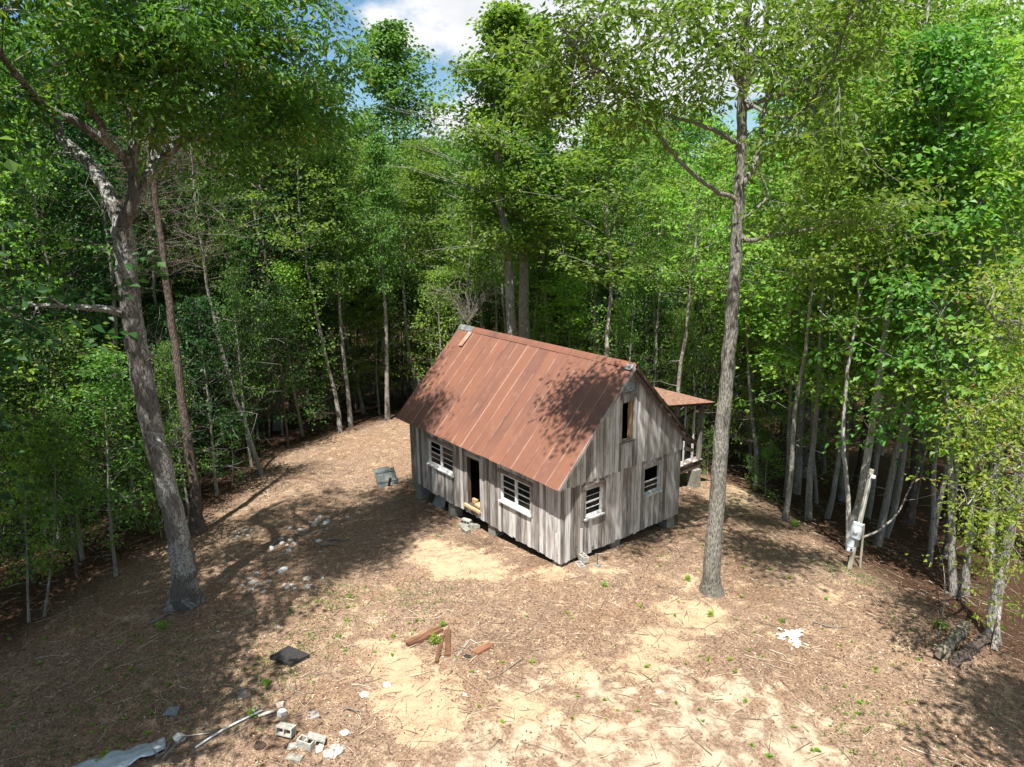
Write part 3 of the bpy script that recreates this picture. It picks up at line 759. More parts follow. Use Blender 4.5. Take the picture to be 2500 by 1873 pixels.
# small galvanised patch at the near end of the ridge, bent flap near the far end
pts = [slope_pt(OG-.02-a, SLEN-.25+b, .050, -1) for a, b in ((0,0),(.30,.0),(.30,.22),(0,.22))]+[slope_pt(OG-.02-a, SLEN-.25+b, .060, -1) for a, b in ((0,0),(.30,.0),(.30,.22),(0,.22))]
link('patch_plate', py_mesh('patch_plate', pts, BOXF), house, None, [M['zinc']])
pts = [slope_pt(-8.42-a, SLEN-b, l_, -1) for a, b, l_ in ((0,.22,.045),(.24,.22,.045),(.22,.95,.085),(0,.95,.07),(0,.22,.055),(.24,.22,.055),(.22,.95,.095),(0,.95,.08))]
link('loose_flap', py_mesh('loose_flap', pts, BOXF), house, None, [M['seam']])
# rotten rear eave end and moss on the rear verge
for k, (s, wd, ln) in enumerate(((.35,.10,.75),(.75,.09,.6),(1.35,.08,.5),(1.9,.09,.55),(2.5,.08,.6))):
    pts = [slope_pt(OG+dx, s+q, l_, 1) for l_ in (-.12, -.088) for dx, q in ((-.26, 0), (.03-.02*k, 0), (.0, wd+.08), (-.26, wd+.08))]
    link('lath', py_mesh('lath', pts, BOXF), house, None, [M['trim']])
mv = []
rngm = np.random.default_rng(2)
bm = bmesh.new()
bmesh.ops.create_grid(bm, x_segments=3, y_segments=14, size=1)
for v in bm.verts:
    s = 1.0+(v.co.y+1)*.9; ex = v.co.x
    edge = (1-abs(v.co.y)**3)*(1-abs(ex)**4)
    q = slope_pt(OG-.08+ex*.11+.02*math.sin(s*9), s, .03+.05*edge*rngm.uniform(.4, 1), 1); v.co = q
me = bpy.data.meshes.new('moss'); bm.to_mesh(me); bm.free()
link('moss', me, house, None, [M['moss']])['label'] = 'green moss along the rear roof edge'
box('rafter_tail', (.06, HW+.1, 2.52), (.11, HW+.62, 2.66), M['trim'], house).rotation_euler = (R(-22), 0, 0)
# back porch
PX0, PX1, PY1, DZ = -2.72, -8.6, 10.86, .20
pd = box('porch_deck', (PX1, HW+.06, DZ-.16), (PX0, PY1, DZ-.045), M['darkw'], house)
y_ = HW+.07; k = 0
while y_ < PY1-.1:
    w_ = hr.uniform(.13, .17)
    box('deck_board', (0, y_-(HW+.06), .117+hr.uniform(0,.006)), (PX0-PX1+hr.uniform(-.02,.05), min(y_+w_-.008, PY1)-(HW+.06), .15), hr.choice([M['wallb'], M['trim']]), pd); y_ += w_
for q in (PX0-.06,): box('rim_beam', (q-.02, HW+.2, DZ-.40), (q+.03, PY1-.05, DZ-.165), M['darkw'], house)
def porch_roof():
    z0, z1 = 2.80, 3.60
    pts = [(x_, y_, z+dz) for dz in (-.10, 0) for x_, y_, z in ((-2.38, 11.02, z0), (-8.9, 11.02, z0), (-8.9, 5.55, z1), (-2.38, 5.55, z1))]
    me = py_mesh('porch_roof', pts, BOXF); bm = bmesh.new(); bm.from_mesh(me); bmesh.ops.recalc_face_normals(bm, faces=bm.faces[:]); bm.to_mesh(me); bm.free()
    o = link('porch_roof', me, house, None, [M['darkw']])
    n_ = 10
    for i in range(n_):
        xa, xb = -2.35-i*.66, -2.35-(i+1)*.66+.006; dz = .004+.002*(i % 3)
        pts = [(x_, y_, z+l_+dz) for l_ in (0, .008) for x_, y_, z in ((xa, 11.07, z0-.006), (xb, 11.07, z0-.006), (xb, 5.5, z1+.007), (xa, 5.5, z1+.007))]
        me = py_mesh('porch_roof_sheet', pts, BOXF); bm = bmesh.new(); bm.from_mesh(me); bmesh.ops.recalc_face_normals(bm, faces=bm.faces[:]); bm.to_mesh(me); bm.free()
        link('roof_sheet', me, o, None, [M['porchroof']])
    return o
pr_ = porch_roof()
for x_, y_, w_ in ((-2.80, 10.72, .15), (-2.78, 10.22, .07), (-2.78, 9.05, .075), (-3.55, 10.74, .09), (-4.15, 10.74, .10), (-5.3, 10.74, .10), (-6.6, 10.74, .12), (-8.5, 10.74, .12), (-2.78, 9.62, .05)):
    zt = 2.80+(11.02-y_)/(11.02-5.55)*.80-.11
    box('porch_post', (x_-w_/2, y_-w_/2, DZ+.002), (x_+w_/2, y_+w_/2, zt), hr.choice([M['wall'], M['wallb']]), house)
br = box('brace', (-2.83, 8.3, 2.05), (-2.77, 10.9, 2.14), M['darkw'], house); br.rotation_euler = (R(14), 0, 0); br.location.z = 2.0
for x_, y_ in ((-2.78, 10.45), (-5.6, 10.45), (-8.4, 10.45)): pier(x_, y_, DZ-.41 if x_ < -3 else DZ-.41)

# ------------------------------------------------------------------ trees
def finish_tree(root, tr, lv, bark, leaf, trunk_name='trunk'):
    V, F = tr
    link(trunk_name, np_mesh(trunk_name, V, F, smooth=True), root, None, [bark])
    if lv is not None:
        P, D, size, asp, rng_ = lv
        V, F = leaves(P, D, size, asp, rng_)
        link('crown', np_mesh('crown', V, F, dict(v=np.repeat(np.clip(rng_.beta(2,2.2,len(P)), 0, 1), 4))), root, None, [leaf])
def smooth_path(P, n=5):
    P = np.asarray(P, float)
    if len(P) < 3: return P
    out_ = []
    Q = np.vstack([2*P[0]-P[1], P, 2*P[-1]-P[-2]])
    for i in range(1, len(Q)-2):
        for t in np.arange(n)/n:
            out_.append(.5*((2*Q[i])+(-Q[i-1]+Q[i+1])*t+(2*Q[i-1]-5*Q[i]+4*Q[i+1]-Q[i+2])*t*t+(-Q[i-1]+3*Q[i]-3*Q[i+1]+Q[i+2])*t**3))
    out_.append(P[-1]); return np.array(out_)
SX, SY = SUN_TO.x/SUN_TO.z, SUN_TO.y/SUN_TO.z
def roof_shadow_ok(p):
    # where a twig would drop its shadow on the front roof slope; the photo leaves most of that slope sunlit
    k = (p[2]-ZE-SL*(p[1]+OE))/(1-SL*SY)
    if k < 0: return True
    x_, y_ = p[0]-SX*k, p[1]-SY*k
    if not (-HL-.5 < x_ < OG+.3 and -OE-.2 < y_ < HW/2+.3): return True
    if x_ < -7.4 and y_ < .5: return True
    return -3.0 < x_ < OG+.3 and .1 < y_ < 2.9 and (x_+1.1)**2/2.2+(y_-1.7)**2/1.2 < 1.0
def ground_shadow_ok(p):
    q = (p[0]-SX*p[2], p[1]-SY*p[2])
    return not inside_poly(q, LIT)
def inside_poly(q, P):
    r_ = False; n_ = len(P)
    for i in range(n_):
        (ax, ay), (bx, by) = P[i], P[(i+1) % n_]
        if (ay > q[1]) != (by > q[1]) and q[0] < (bx-ax)*(q[1]-ay)/(by-ay+1e-12)+ax: r_ = not r_
    return r_
LIT = [tuple(G(*q)[:2]) for q in ((870,1120),(930,1165),(860,1215),(700,1290),(700,1430),(590,1500),(430,1600),(430,1700),(1900,1700),(1860,1420),(1900,1330),(1760,1210),(1750,1340),(1560,1345),(1480,1230),(1210,1240),(1000,1140))]
def hero(name, label, limbs, blobs_, bark, leaf, seed, base, leafsize, aspect, clumps=26, per=70, clump_r=.42, flat=.5, droop=.35, dead=(), twig_from=None, trunk_bulge=True):
    """a tree whose trunk and limbs are given as 3D polylines; foliage blobs get twigs from the nearest limb"""
    rng = np.random.default_rng(seed)
    root = empty(name, tuple(base), label, 'tree'); B = np.array(base)
    polys = []; allp = []
    for pts, r0, r1 in limbs:
        P = smooth_path(np.array(pts)-B); n = len(P); t = np.linspace(0, 1, n)
        rad = r0+(r1-r0)*t**.85
        P[1:-1] += rng.normal(0, .02+.1*min(r0, .15), (n-2, 3))*.5
        if trunk_bulge and pts is limbs[0][0]: rad = rad*(1+.65*np.exp(-t*n/2.2)); rad *= 1+rng.normal(0, .03, n)
        polys.append((P, rad))
        if pts is not limbs[0][0]: allp.append(np.hstack([P[2:], rad[2:, None]]))
        else: allp.append(np.hstack([P[n*3//4:], rad[n*3//4:, None]]))
    allp = np.vstack(allp)
    V1, F1 = tubes(polys, 26); o_ = 0
    for P, rad in polys:
        n_ = len(P); rg = rng.normal(0, 1, (n_, 26))
        for k_ in range(1, n_): rg[k_] = rg[k_-1]*.8+rg[k_]*.6
        ring = V1[o_:o_+n_*26].reshape(n_, 26, 3); ring += (ring-P[:, None, :])*np.clip(rg, -2, 2)[:, :, None]*.035
        if trunk_bulge and o_ == 0:
            lob = (1+.28*np.maximum(0, np.cos(np.arange(26)/26*6.283*5+seed)))[None, :, None]; fl = np.exp(-np.arange(n_)/1.6)[:, None, None]
            ring += (ring-P[:, None, :])*(lob-1)*fl
        o_ += n_*26
    tw = []; A = []
    for c, rad_, k in blobs_:
        c = np.array(c)-B
        for _ in range(k):
            tip = c+rng.normal(0, .5, 3)*rad_*np.array([1,1,.8])
            if not (roof_shadow_ok(tip+B) and ground_shadow_ok(tip+B)): continue
            d_ = np.linalg.norm(allp[:, :3]-tip, axis=1)
            j = np.argmin(d_+rng.uniform(0, .8, len(d_)))
            s0 = allp[j, :3]; L_ = np.linalg.norm(tip-s0)
            if L_ > 7: s0 = tip+(s0-tip)/L_*3
            mid = (s0+tip)/2+rng.normal(0, .08, 3)*L_+np.array([0,0,.05*L_])
            P = smooth_path([s0, mid, tip], 3)
            r0 = min(allp[j, 3]*.5, .010+.009*L_)
            tw.append((P, np.linspace(r0, .004, len(P))))
            A.append(tip); A.append(P[-2]+rng.normal(0, .15, 3))
            for _ in range(2):
                q = P[-3]+(tip-P[-3])*rng.uniform(.2, 1)+rng.normal(0, .45, 3); A.append(q); tw.append((np.array([P[-3], (P[-3]+q)/2+rng.normal(0,.04,3), q]), np.array([.008, .006, .003])))
    for pts, r0 in dead:
        P = smooth_path(np.array(pts)-B)
        tw.append((P, np.linspace(r0, .008, len(P))))
        for _ in range(12):
            j = rng.integers(1, len(P)); q = wiggle_line(rng, P[j], rng.normal(0, 1, 3)+(P[j]-P[j-1])*3, rng.uniform(.4, 1.3), 4, 0, .3)
            tw.append((q, np.linspace(r0*.3, .004, 5)))
    link('trunk', np_mesh('trunk', V1, F1, smooth=True), root, None, [bark])
    if tw:
        V2, F2 = tubes(tw, 4); link('twigs', np_mesh('twigs', V2, F2), root, None, [bark])['kind'] = 'stuff'
    if A:
        A = np.array(A)
        P, D = spray(rng, A, per, clump_r, flat, droop)
        v = np.clip(np.repeat(rng.normal(0, .16, len(A)), per)+rng.beta(2, 2.2, len(P)), 0, 1)
        V, F = leaves(P, D, leafsize, aspect, rng, upj=.9)
        link('crown', np_mesh('crown', V, F, dict(v=np.repeat(v, 4))), root, None, [leaf])
    return root
def Bl(px, py, dep, r_, k): return (W(px, py, dep), r_, k)

# the big leaning oak on the left
ob = G(400, 1300); ob[2] -= .1
TK = [tuple(ob), W(398,1250,21.2), W(390,1190,21.0), W(372,1100,20.7), W(330,930,20.2), W(303,790,19.7), W(285,680,19.3), W(272,560,18.9), W(262,490,18.7)]
F0 = TK[-1]
oak_limbs = [
    (TK, .345, .25),
    ([F0, W(235,420,18.8), W(190,350,18.9), W(130,290,19.0), W(110,180,19.2), W(150,60,19.4)], .20, .09),
    ([F0, W(290,430,18.4), W(285,360,18.2), W(240,315,17.6), W(170,265,17.0), W(95,230,16.5), W(20,140,16)], .20, .06),
    ([W(290,430,18.4), W(330,370,18.5), W(400,300,18.8), W(470,300,19.2), W(560,290,20)], .19, .05),
    ([W(285,360,18.2), W(290,260,18), W(250,150,17.6), W(300,40,17)], .16, .05),
    ([W(330,370,18.5), W(345,270,18.6), W(430,190,18), W(520,110,17.5)], .13, .04),
    ([W(400,300,18.8), W(520,240,19.5), W(620,260,20.5), W(700,190,21.5)], .10, .03),
    ([W(240,315,17.6), W(180,190,16.4), W(240,140,15.5), W(330,90,15)], .09, .03),
    ([W(345,270,18.6), W(380,120,18.5), W(480,-20,18.2), W(560,-150,18)], .12, .04),
    ([W(290,260,18), W(180,90,18), W(90,-80,18)], .12, .04),
    ([W(95,230,16.5), W(-20,90,14), W(-120,-60,12), W(-220,-220,10.5)], .08, .03),  # limb running out of frame, added to carry foliage that shades the left ground
]
oak_bl = [Bl(*a) for a in ((30,50,17,1.9,12),(140,60,16,1.9,14),(260,30,15.5,1.9,15),(380,50,15.5,2.0,16),(500,40,16.5,2.1,16),(620,70,17.5,2.0,16),(690,20,21,1.6,12),
    (60,180,17,1.6,8),(210,140,15,1.4,8),(330,130,15,1.6,10),(450,160,16,1.9,16),(580,170,18,2.0,16),(690,170,19.5,1.8,14),(745,190,21,1.4,10),
    (10,280,16.5,.9,4),(450,240,17,1.5,11),(560,260,19,1.8,13),(660,270,20.5,1.6,11),(730,290,23.5,1.0,5),(530,350,20,.9,4),
    (20,400,18,.6,2),
    (60,-120,17,2.4,10),(250,-120,15.5,2.4,11),(450,-120,16,2.4,11),(590,-110,20,2.2,8),(330,-280,16.5,2.5,10),(550,-260,17.5,2.4,10),(120,-260,17,2.4,8),(-140,-160,11.5,2.1,11),(-260,60,11.5,1.9,13),(150,-360,15,2.2,16),(450,-420,16,2.3,18),(-60,-330,12.5,2.2,10))]  # last clusters are out of frame, added to deepen shade on the left ground
oak = hero('oak_tree', 'big leaning oak with forked crown and lichened grey trunk left of the clearing', oak_limbs, oak_bl, BARK['oak'], LEAF['oak'], 21, ob, .165, .50,
    per=34, clump_r=.24, flat=.5, droop=.5,
    dead=[([W(275,680,19.2), W(230,668,18.9), W(150,662,18.3), W(60,660,17.8), W(-40,672,17.5)], .13), ([W(330,940,20.0), W(365,965,19.9), W(392,950,19.8)], .05),
          ([W(300,790,19.6), W(330,770,19.4), W(345,740,19.2)], .035), ([W(220,150,16), W(150,130,15.6), W(100,160,15.3)], .04), ([W(240,120,16), W(180,70,15.8), W(130,120,15.3)], .04)])

# the tall hickory right of the house
hb = G(1537, 1278); hb[2] -= .1
HT = [tuple(hb), W(1538,1230,21.3), W(1548,1080,20.9), W(1560,930,20.5), W(1572,800,20.2), W(1583,650,19.8), W(1592,500,19.4), W(1598,400,19.1), W(1603,290,18.8), W(1606,185,18.5), W(1612,60,18.2), W(1630,-120,17.8)]
hick_limbs = [
    (HT, .255, .09),
    ([W(1597,433,19.2), W(1540,408,18.7), W(1470,350,17.9), W(1400,260,17.1), W(1320,175,16.3), W(1250,110,15.7), W(1215,60,15.3)], .065, .02),
    ([W(1600,320,18.9), W(1560,290,18.5), W(1500,265,18.0), W(1440,250,17.4), W(1360,200,16.8)], .07, .025),
    ([W(1605,240,18.7), W(1650,215,18.4), W(1720,190,18.1), W(1790,120,17.7), W(1830,20,17.3), W(1860,-60,17)], .075, .03),
    ([W(1604,400,19.0), W(1640,330,18.9), W(1650,240,18.8), W(1680,150,18.6), W(1700,40,18.4)], .08, .03),
    ([W(1606,190,18.5), W(1560,110,18.2), W(1500,40,17.8), W(1460,-60,17.4)], .09, .03),
    ([W(1607,200,18.5), W(1650,90,18.3), W(1660,-30,18)], .09, .03),
    ([W(1606,215,18.6), W(1650,240,17.6), W(1720,250,16.4), W(1790,160,15), W(1840,20,14)], .05, .02),
    ([W(1594,505,19.4), W(1620,520,19.2), W(1660,508,18.8), W(1730,500,18.2), W(1830,480,17.4), W(1930,500,16.9)], .07, .02),
    ([W(1595,480,19.4), W(1640,445,19.1), W(1655,420,19), W(1640,360,18.7)], .05, .02)]
hick_bl = [Bl(*a) for a in ((1215,80,15.3,1.1,7),(1240,160,15.6,1.0,6),(1290,60,15.6,1.2,8),(1320,150,16.1,1.1,7),(1380,90,16.2,1.2,8),(1370,230,16.8,.9,5),(1300,10,15.5,1.2,7),
    (1440,180,17,1.0,6),(1460,60,17,1.3,8),(1530,40,17.8,1.3,9),(1560,130,18,1.1,7),(1500,-40,17.4,1.4,4),(1650,110,18.2,1.2,8),(1690,30,18.2,1.3,8),(1740,110,18,1.2,8),(1790,50,17.4,1.3,8),
    (1740,230,18.2,1.0,6),(1690,290,18.6,.9,4),(1810,180,17.6,.9,5),(1870,30,17,1.2,7),(1640,-60,18,1.6,4),(1800,-80,17.4,1.5,3),(1530,215,18,.8,3),(1440,285,17.4,.7,3),(1850,-20,16.8,1.2,6),
    (1700,490,18.2,.7,5),(1790,470,17.6,.8,6),(1870,480,17.1,.8,6),(1940,515,16.8,.7,5),(1960,440,16.8,.5,3))]+[Bl(1765,330,15.5,.9,8),Bl(1800,150,14.8,1.1,9),Bl(1850,-60,13.8,1.2,10),Bl(1700,290,16.2,.8,5),Bl(1730,60,15.2,1.0,7)]+[((1.3,-1.4,14.0),.75,16),((.7,-1.5,13.6),.55,9),((1.9,-1.6,14.8),.6,8)]
hero('hickory_tree', 'tall straight grey hickory standing in the clearing right of the house', hick_limbs, hick_bl, BARK['hick'], LEAF['hick'], 33, hb, .19, .45, per=15, clump_r=.27, flat=.5, droop=.45)

# reusable forest trees --------------------------------------------------
def forest_meshes(kind, seed):
    rng = np.random.default_rng(seed); polys = []; A = []
    if kind == 'tulip':   H, cb, cr, nl, r0, leaf, bark, ls, per, tw = 22, 10.5, 3.1, 58, .19, 'mid', 'pale', .21, 26, 4
    elif kind == 'broad': H, cb, cr, nl, r0, leaf, bark, ls, per, tw = 19, 6.0, 3.9, 52, .17, 'dark', 'dark', .20, 16, 6
    elif kind == 'maple': H, cb, cr, nl, r0, leaf, bark, ls, per, tw = 17, 5.2, 3.1, 52, .12, 'light', 'pale', .20, 14, 5
    elif kind == 'under': H, cb, cr, nl, r0, leaf, bark, ls, per, tw = 9, 2.2, 2.3, 32, .06, 'light', 'pale', .14, 14, 4
    elif kind == 'underdark': H, cb, cr, nl, r0, leaf, bark, ls, per, tw = 9, 1.8, 2.4, 32, .06, 'dark', 'dark', .14, 14, 4
    elif kind == 'shrub': H, cb, cr, nl, r0, leaf, bark, ls, per, tw = 3.2, .5, 1.2, 16, .022, 'mid', 'pale', .11, 12, 3
    elif kind == 'thin':  H, cb, cr, nl, r0, leaf, bark, ls, per, tw = 18, 9.5, 2.6, 34, .10, 'hick', 'pale', .18, 14, 4
    T = wiggle_line(rng, (0,0,-.4), (0,0,1), H+.4, 14, .06, .035 if kind != 'thin' else .06)
    drift = T[-1][:2].copy(); T[:, :2] -= drift*np.linspace(0, 1, len(T))[:, None]
    tt = np.linspace(0, 1, 15); rad = r0*(1-tt*.93)+.008; rad[0] *= 1.35; rad[1] *= 1.08
    for i in range(nl):
        f = (i+rng.uniform(0, 1))/nl; z = cb+(H-cb)*f**.95
        s = z/(H+.4)*14; j = int(min(s, 13)); p = T[j]+(T[j+1]-T[j])*(s-j)
        if kind == 'tulip': prof = (1-f)**.62*(.55+.45*min(1, f*5))
        elif kind == 'broad': prof = math.sqrt(max(0, 1-(f*1.02-.42)**2/.36))
        else: prof = (1-f)**.5*(.6+.4*min(1, f*4))
        L_ = max(.35, cr*prof*rng.uniform(.75, 1.2)); an = i*2.4+rng.uniform(-.5, .5)
        up = rng.uniform(.15, .75)+.6*f
        B_ = wiggle_line(rng, p, (math.cos(an), math.sin(an), up), L_*1.15, 4, -.03, .13)
        rb = max(.008, rad[j]*.32*min(1, L_/2)); polys.append((B_, np.linspace(rb, .005, 5)))
        for _ in range(tw):
            k = rng.integers(1, 5); q = wiggle_line(rng, B_[k], (B_[k]-B_[k-1])*3/L_+rng.normal(0, .6, 3), L_*.38+.15, 2, 0, .1)
            polys.append((q, np.array([.009, .006, .003]))); A += [q[-1], q[1]]
        A.append(B_[-1])
    # bare stubs on the lower trunk
    for _ in range(5 if H > 12 else 1):
        z = rng.uniform(H*.15, cb); s = z/(H+.4)*14; j = int(min(s, 13)); an = rng.uniform(0, 6.28)
        polys.append((wiggle_line(rng, T[j], (math.cos(an), math.sin(an), rng.uniform(0,.8)), rng.uniform(.5, 1.8), 4, 0, .2), np.linspace(.016, .004, 5)))
    V1, F1 = tubes([(T, rad)], 9); V2, F2 = tubes(polys, 3)
    V = np.vstack([V1, V2]); F = np.vstack([F1, F2+len(V1)])
    tm = np_mesh(kind+'_trunk', V, F, smooth=True); tm.materials.append(BARK[bark])
    A = np.array(A); P, D = spray(rng, A, per, (.30 if kind in ('tulip', 'thin') else .38) if H > 12 else .30 if H > 5 else .17, .5 if kind == 'tulip' else .2, .35)
    v = np.clip(np.repeat(rng.normal(0, .15, len(A)), per)+rng.beta(2, 2.2, len(P)), 0, 1)
    V, F = leaves(P, D, ls, .74, rng, upj=.55 if kind in ('maple', 'under', 'shrub') else .75)
    cm = np_mesh(kind+'_crown', V, F, dict(v=np.repeat(v, 4))); cm.materials.append(LEAF[leaf])
    return (tm, cm, H)
KIND = {k: [forest_meshes(k, s*7+i*31+3) for s in range(n_)] for i, (k, n_) in enumerate((('tulip', 3), ('broad', 3), ('maple', 3), ('under', 3), ('underdark', 2), ('shrub', 2), ('thin', 2)))}
NM = dict(tulip='tulip_tree', broad='oak_tree', maple='maple_tree', under='young_tree', underdark='young_tree', shrub='shrub', thin='slender_tree')
trng = random.Random(77)
CROWN_SWAP = {}
def crown_variant(me, leaf):
    k = (me.name, leaf)
    if k not in CROWN_SWAP:
        c = me.copy(); c.materials.clear(); c.materials.append(LEAF[leaf]); CROWN_SWAP[k] = c
    return CROWN_SWAP[k]
def tree(kind, base, top, label, group=None, width=1.0, leaf=None, cat='tree', trunk_w=None):
    tm, cm, H = KIND[kind][trng.randrange(len(KIND[kind]))]
    if leaf: cm = crown_variant(cm, leaf)
    base = Vector(base); top = Vector(top); ax = top-base; s = ax.length/H
    o = empty(NM[kind], base, label, cat, group)
    q = ax.to_track_quat('Z', 'Y'); o.rotation_mode = 'QUATERNION'
    o.rotation_quaternion = q @ Matrix.Rotation(trng.uniform(0, 6.28), 3, 'Z').to_quaternion()
    o.scale = (s*width, s*width, s)
    for n_, me in (('trunk', tm), ('crown', cm)):
        c = bpy.data.objects.new(n_, me); COL.objects.link(c); c.parent = o
    if trunk_w:
        o.children[0].scale = (trunk_w, trunk_w, 1)
    return o
PLACED = []
def ptree(kind, bx, by, tx, ty, label, group=None, width=1.0, leaf=None, depth=None, trunk_w=None, dtop=None):
    b = G(bx, by) if depth is None else W(bx, by, depth)
    if depth is not None: b[2] = float(hz(b[0], b[1]))
    dep = (b-CAM)@FW
    dt_ = dtop if dtop is not None else dep*.97-0.0
    # the top lies above the base: pick the depth at which the horizontal offset from the base is least
    best = None
    for k in np.linspace(dep*.55, dep*1.1, 111):
        t = W(tx, ty, k); e = np.hypot(*(t-b)[:2])
        if best is None or e < best[0]: best = (e, t)
    PLACED.append((b[0], b[1]))
    return tree(kind, b, best[1], label, group, width, leaf, trunk_w=trunk_w)
ptree('tulip', 886, 852, 845, 45, 'tall tulip tree with pale thin trunk left of the roof ridge', width=1.55, trunk_w=.7)
ptree('tulip', 1104, 900, 1098, 0, 'tallest pale trunked tulip tree rising behind the middle of the roof', width=1.85, depth=38, trunk_w=.6, leaf='hick')
ptree('tulip', 1122, 900, 1160, 30, 'darker twin trunk tulip tree just right of the tallest one', width=2.1, depth=39.5, leaf='mid', trunk_w=.5)
ptree('thin', 1303, 1000, 1335, 225, 'grey trunked tree with drooping leaves behind the right of the roof ridge', width=1.5, depth=35)
ptree('thin', 1462, 960, 1510, 230, 'thin pale tree directly above the porch roof', width=1.2, depth=33, leaf='light', trunk_w=.7)
ptree('broad', 612, 925, 520, 150, 'dark many stemmed tree at the back left edge of the clearing', width=.9, trunk_w=1.1)
ptree('broad', 628, 915, 600, 170, 'second dark stem beside the many stemmed tree at the back left edge', width=.8, trunk_w=.8)
ptree('thin', 635, 905, 640, 240, 'thin grey sapling leaning against the dark many stemmed tree', width=.9, trunk_w=.5, leaf='dark')
ptree('thin', 806, 850, 770, 250, 'slim straight tree between the dark stems and the pale tulip tree', width=1.1, leaf='mid', trunk_w=.7)
ptree('thin', 858, 858, 820, 330, 'slim leaning sapling just left of the pale tulip tree', width=.9, leaf='mid', trunk_w=.5)
ptree('maple', 1748, 1122, 1835, 150, 'grey maple at the slope edge between the hickory and the meter pole', width=1.0, trunk_w=1.0)
ptree('thin', 1632, 1050, 1660, 250, 'thin stem just right of the hickory trunk', width=1.0, leaf='light', trunk_w=.6)
ptree('thin', 1695, 1075, 1730, 330, 'thin stem halfway between hickory and grey maple', width=1.0, leaf='light', trunk_w=.5)
ptree('maple', 2062, 1290, 2010, 50, 'left of the paired grey trunks at the right slope edge', width=.95, leaf='mid', trunk_w=1.0)
ptree('maple', 2085, 1282, 2120, 80, 'right of the paired grey trunks at the right slope edge', width=.95, leaf='light', trunk_w=1.0)
ptree('thin', 2005, 1215, 2060, 200, 'slim stem down the slope between the meter pole and the paired trunks', width=1.0, leaf='light', trunk_w=.6)
ptree('broad', 1960, 1130, 1990, 0, 'dark thick trunk down the slope right of the meter pole', width=1.0, leaf='hick')
ptree('under', 62, 1345, 45, 900, 'left stem of the slim young trees at the far left edge', width=.9, leaf='light', trunk_w=.9)
ptree('under', 95, 1335, 120, 880, 'right stem of the slim young trees at the far left edge', width=.9, leaf='mid', trunk_w=.9)
ptree('under', 250, 1245, 225, 760, 'young tree in the shade left of the big oak trunk', width=1.1, leaf='mid')
ptree('under', 180, 1210, 130, 700, 'bushy young maple behind the slim stems on the left', width=1.2, leaf='light')

# dead pine behind the oak
pb = G(428, 1150)
PT = [tuple(pb), W(420,1050,(pb-CAM)@FW-.4), W(400,900,(pb-CAM)@FW-.9), W(372,700,(pb-CAM)@FW-1.5), W(348,520,(pb-CAM)@FW-2), W(330,390,(pb-CAM)@FW-2.4), W(315,200,(pb-CAM)@FW-3)]
dpn = (pb-CAM)@FW
drng = np.random.default_rng(4); deadl = []
for i in range(64):
    f = drng.uniform(.4, 1.0); y_ = 800-f*500; x_ = 385-f*65
    dx = drng.uniform(50, 170)*drng.choice([-.7, 1, 1]); dy = drng.uniform(-50, 25)
    dd = dpn-1.2-f*1.2
    deadl.append(([W(x_, y_, dd), W(x_+dx*.5, y_+dy*.3-8, dd+drng.uniform(-.8,.8)), W(x_+dx, y_+dy, dd+drng.uniform(-1.5,1.5))], .014))
hero('dead_pine_tree', 'dead reddish pine with bare twiggy branches right behind the big oak', [(PT, .20, .08)], [], BARK['dark'], LEAF['dark'], 8, pb, .1, .5, dead=deadl)
# bare arching limb tree near the dark stems
ab = G(600, 930); ad = (ab-CAM)@FW
hero('bare_limbed_tree', 'dead arching branches hanging in front of the dark woods left of the tulip tree',
    [([tuple(ab), W(590,780,ad-.5), W(570,600,ad-1), W(545,430,ad-1.6), W(520,300,ad-2)], .16, .07),
     ([W(560,560,ad-1.2), W(600,500,ad-2.6), W(595,450,ad-3.2), W(545,400,ad-4), W(480,370,ad-5), W(450,330,ad-5.6)], .06, .07),
     ([W(560,400,ad-3.6), W(600,480,ad-3.8), W(625,530,ad-4), W(670,545,ad-4.2), W(716,546,ad-4.4), W(712,520,ad-4.4)], .06, .02)],
    [], BARK['dead'], LEAF['dark'], 9, ab, .1, .5,
    dead=[([W(630,510,ad-3.8), W(700,470,ad-3.5), W(780,420,ad-3.2), W(830,385,ad-3)], .035), ([W(610,510,ad-3.9), W(650,515,ad-4)], .03), ([W(560,390,ad-2), W(600,380,ad-2), W(640,300,ad-1.8)], .03)])
# leafless thicket behind the ridge
bb = W(1010, 760, 40); bb[2] = float(hz(bb[0], bb[1]))
hero('bare_shrub_tree', 'leafless grey twiggy tree behind the left half of the roof ridge', [([tuple(bb), W(1015,690,39), W(1005,630,38.5)], .06, .03)], [], BARK['dead'], LEAF['dark'], 10, bb, .1, .5,
    dead=[([W(1010,700,39), W(1010+dx*.5, 650-abs(dx)*.1, 38.5), W(1010+dx, 600+abs(dx)*.35, 38)], .02) for dx in (-90,-70,-45,-20,10,30,50,70,90,-60,60,80,-30)])

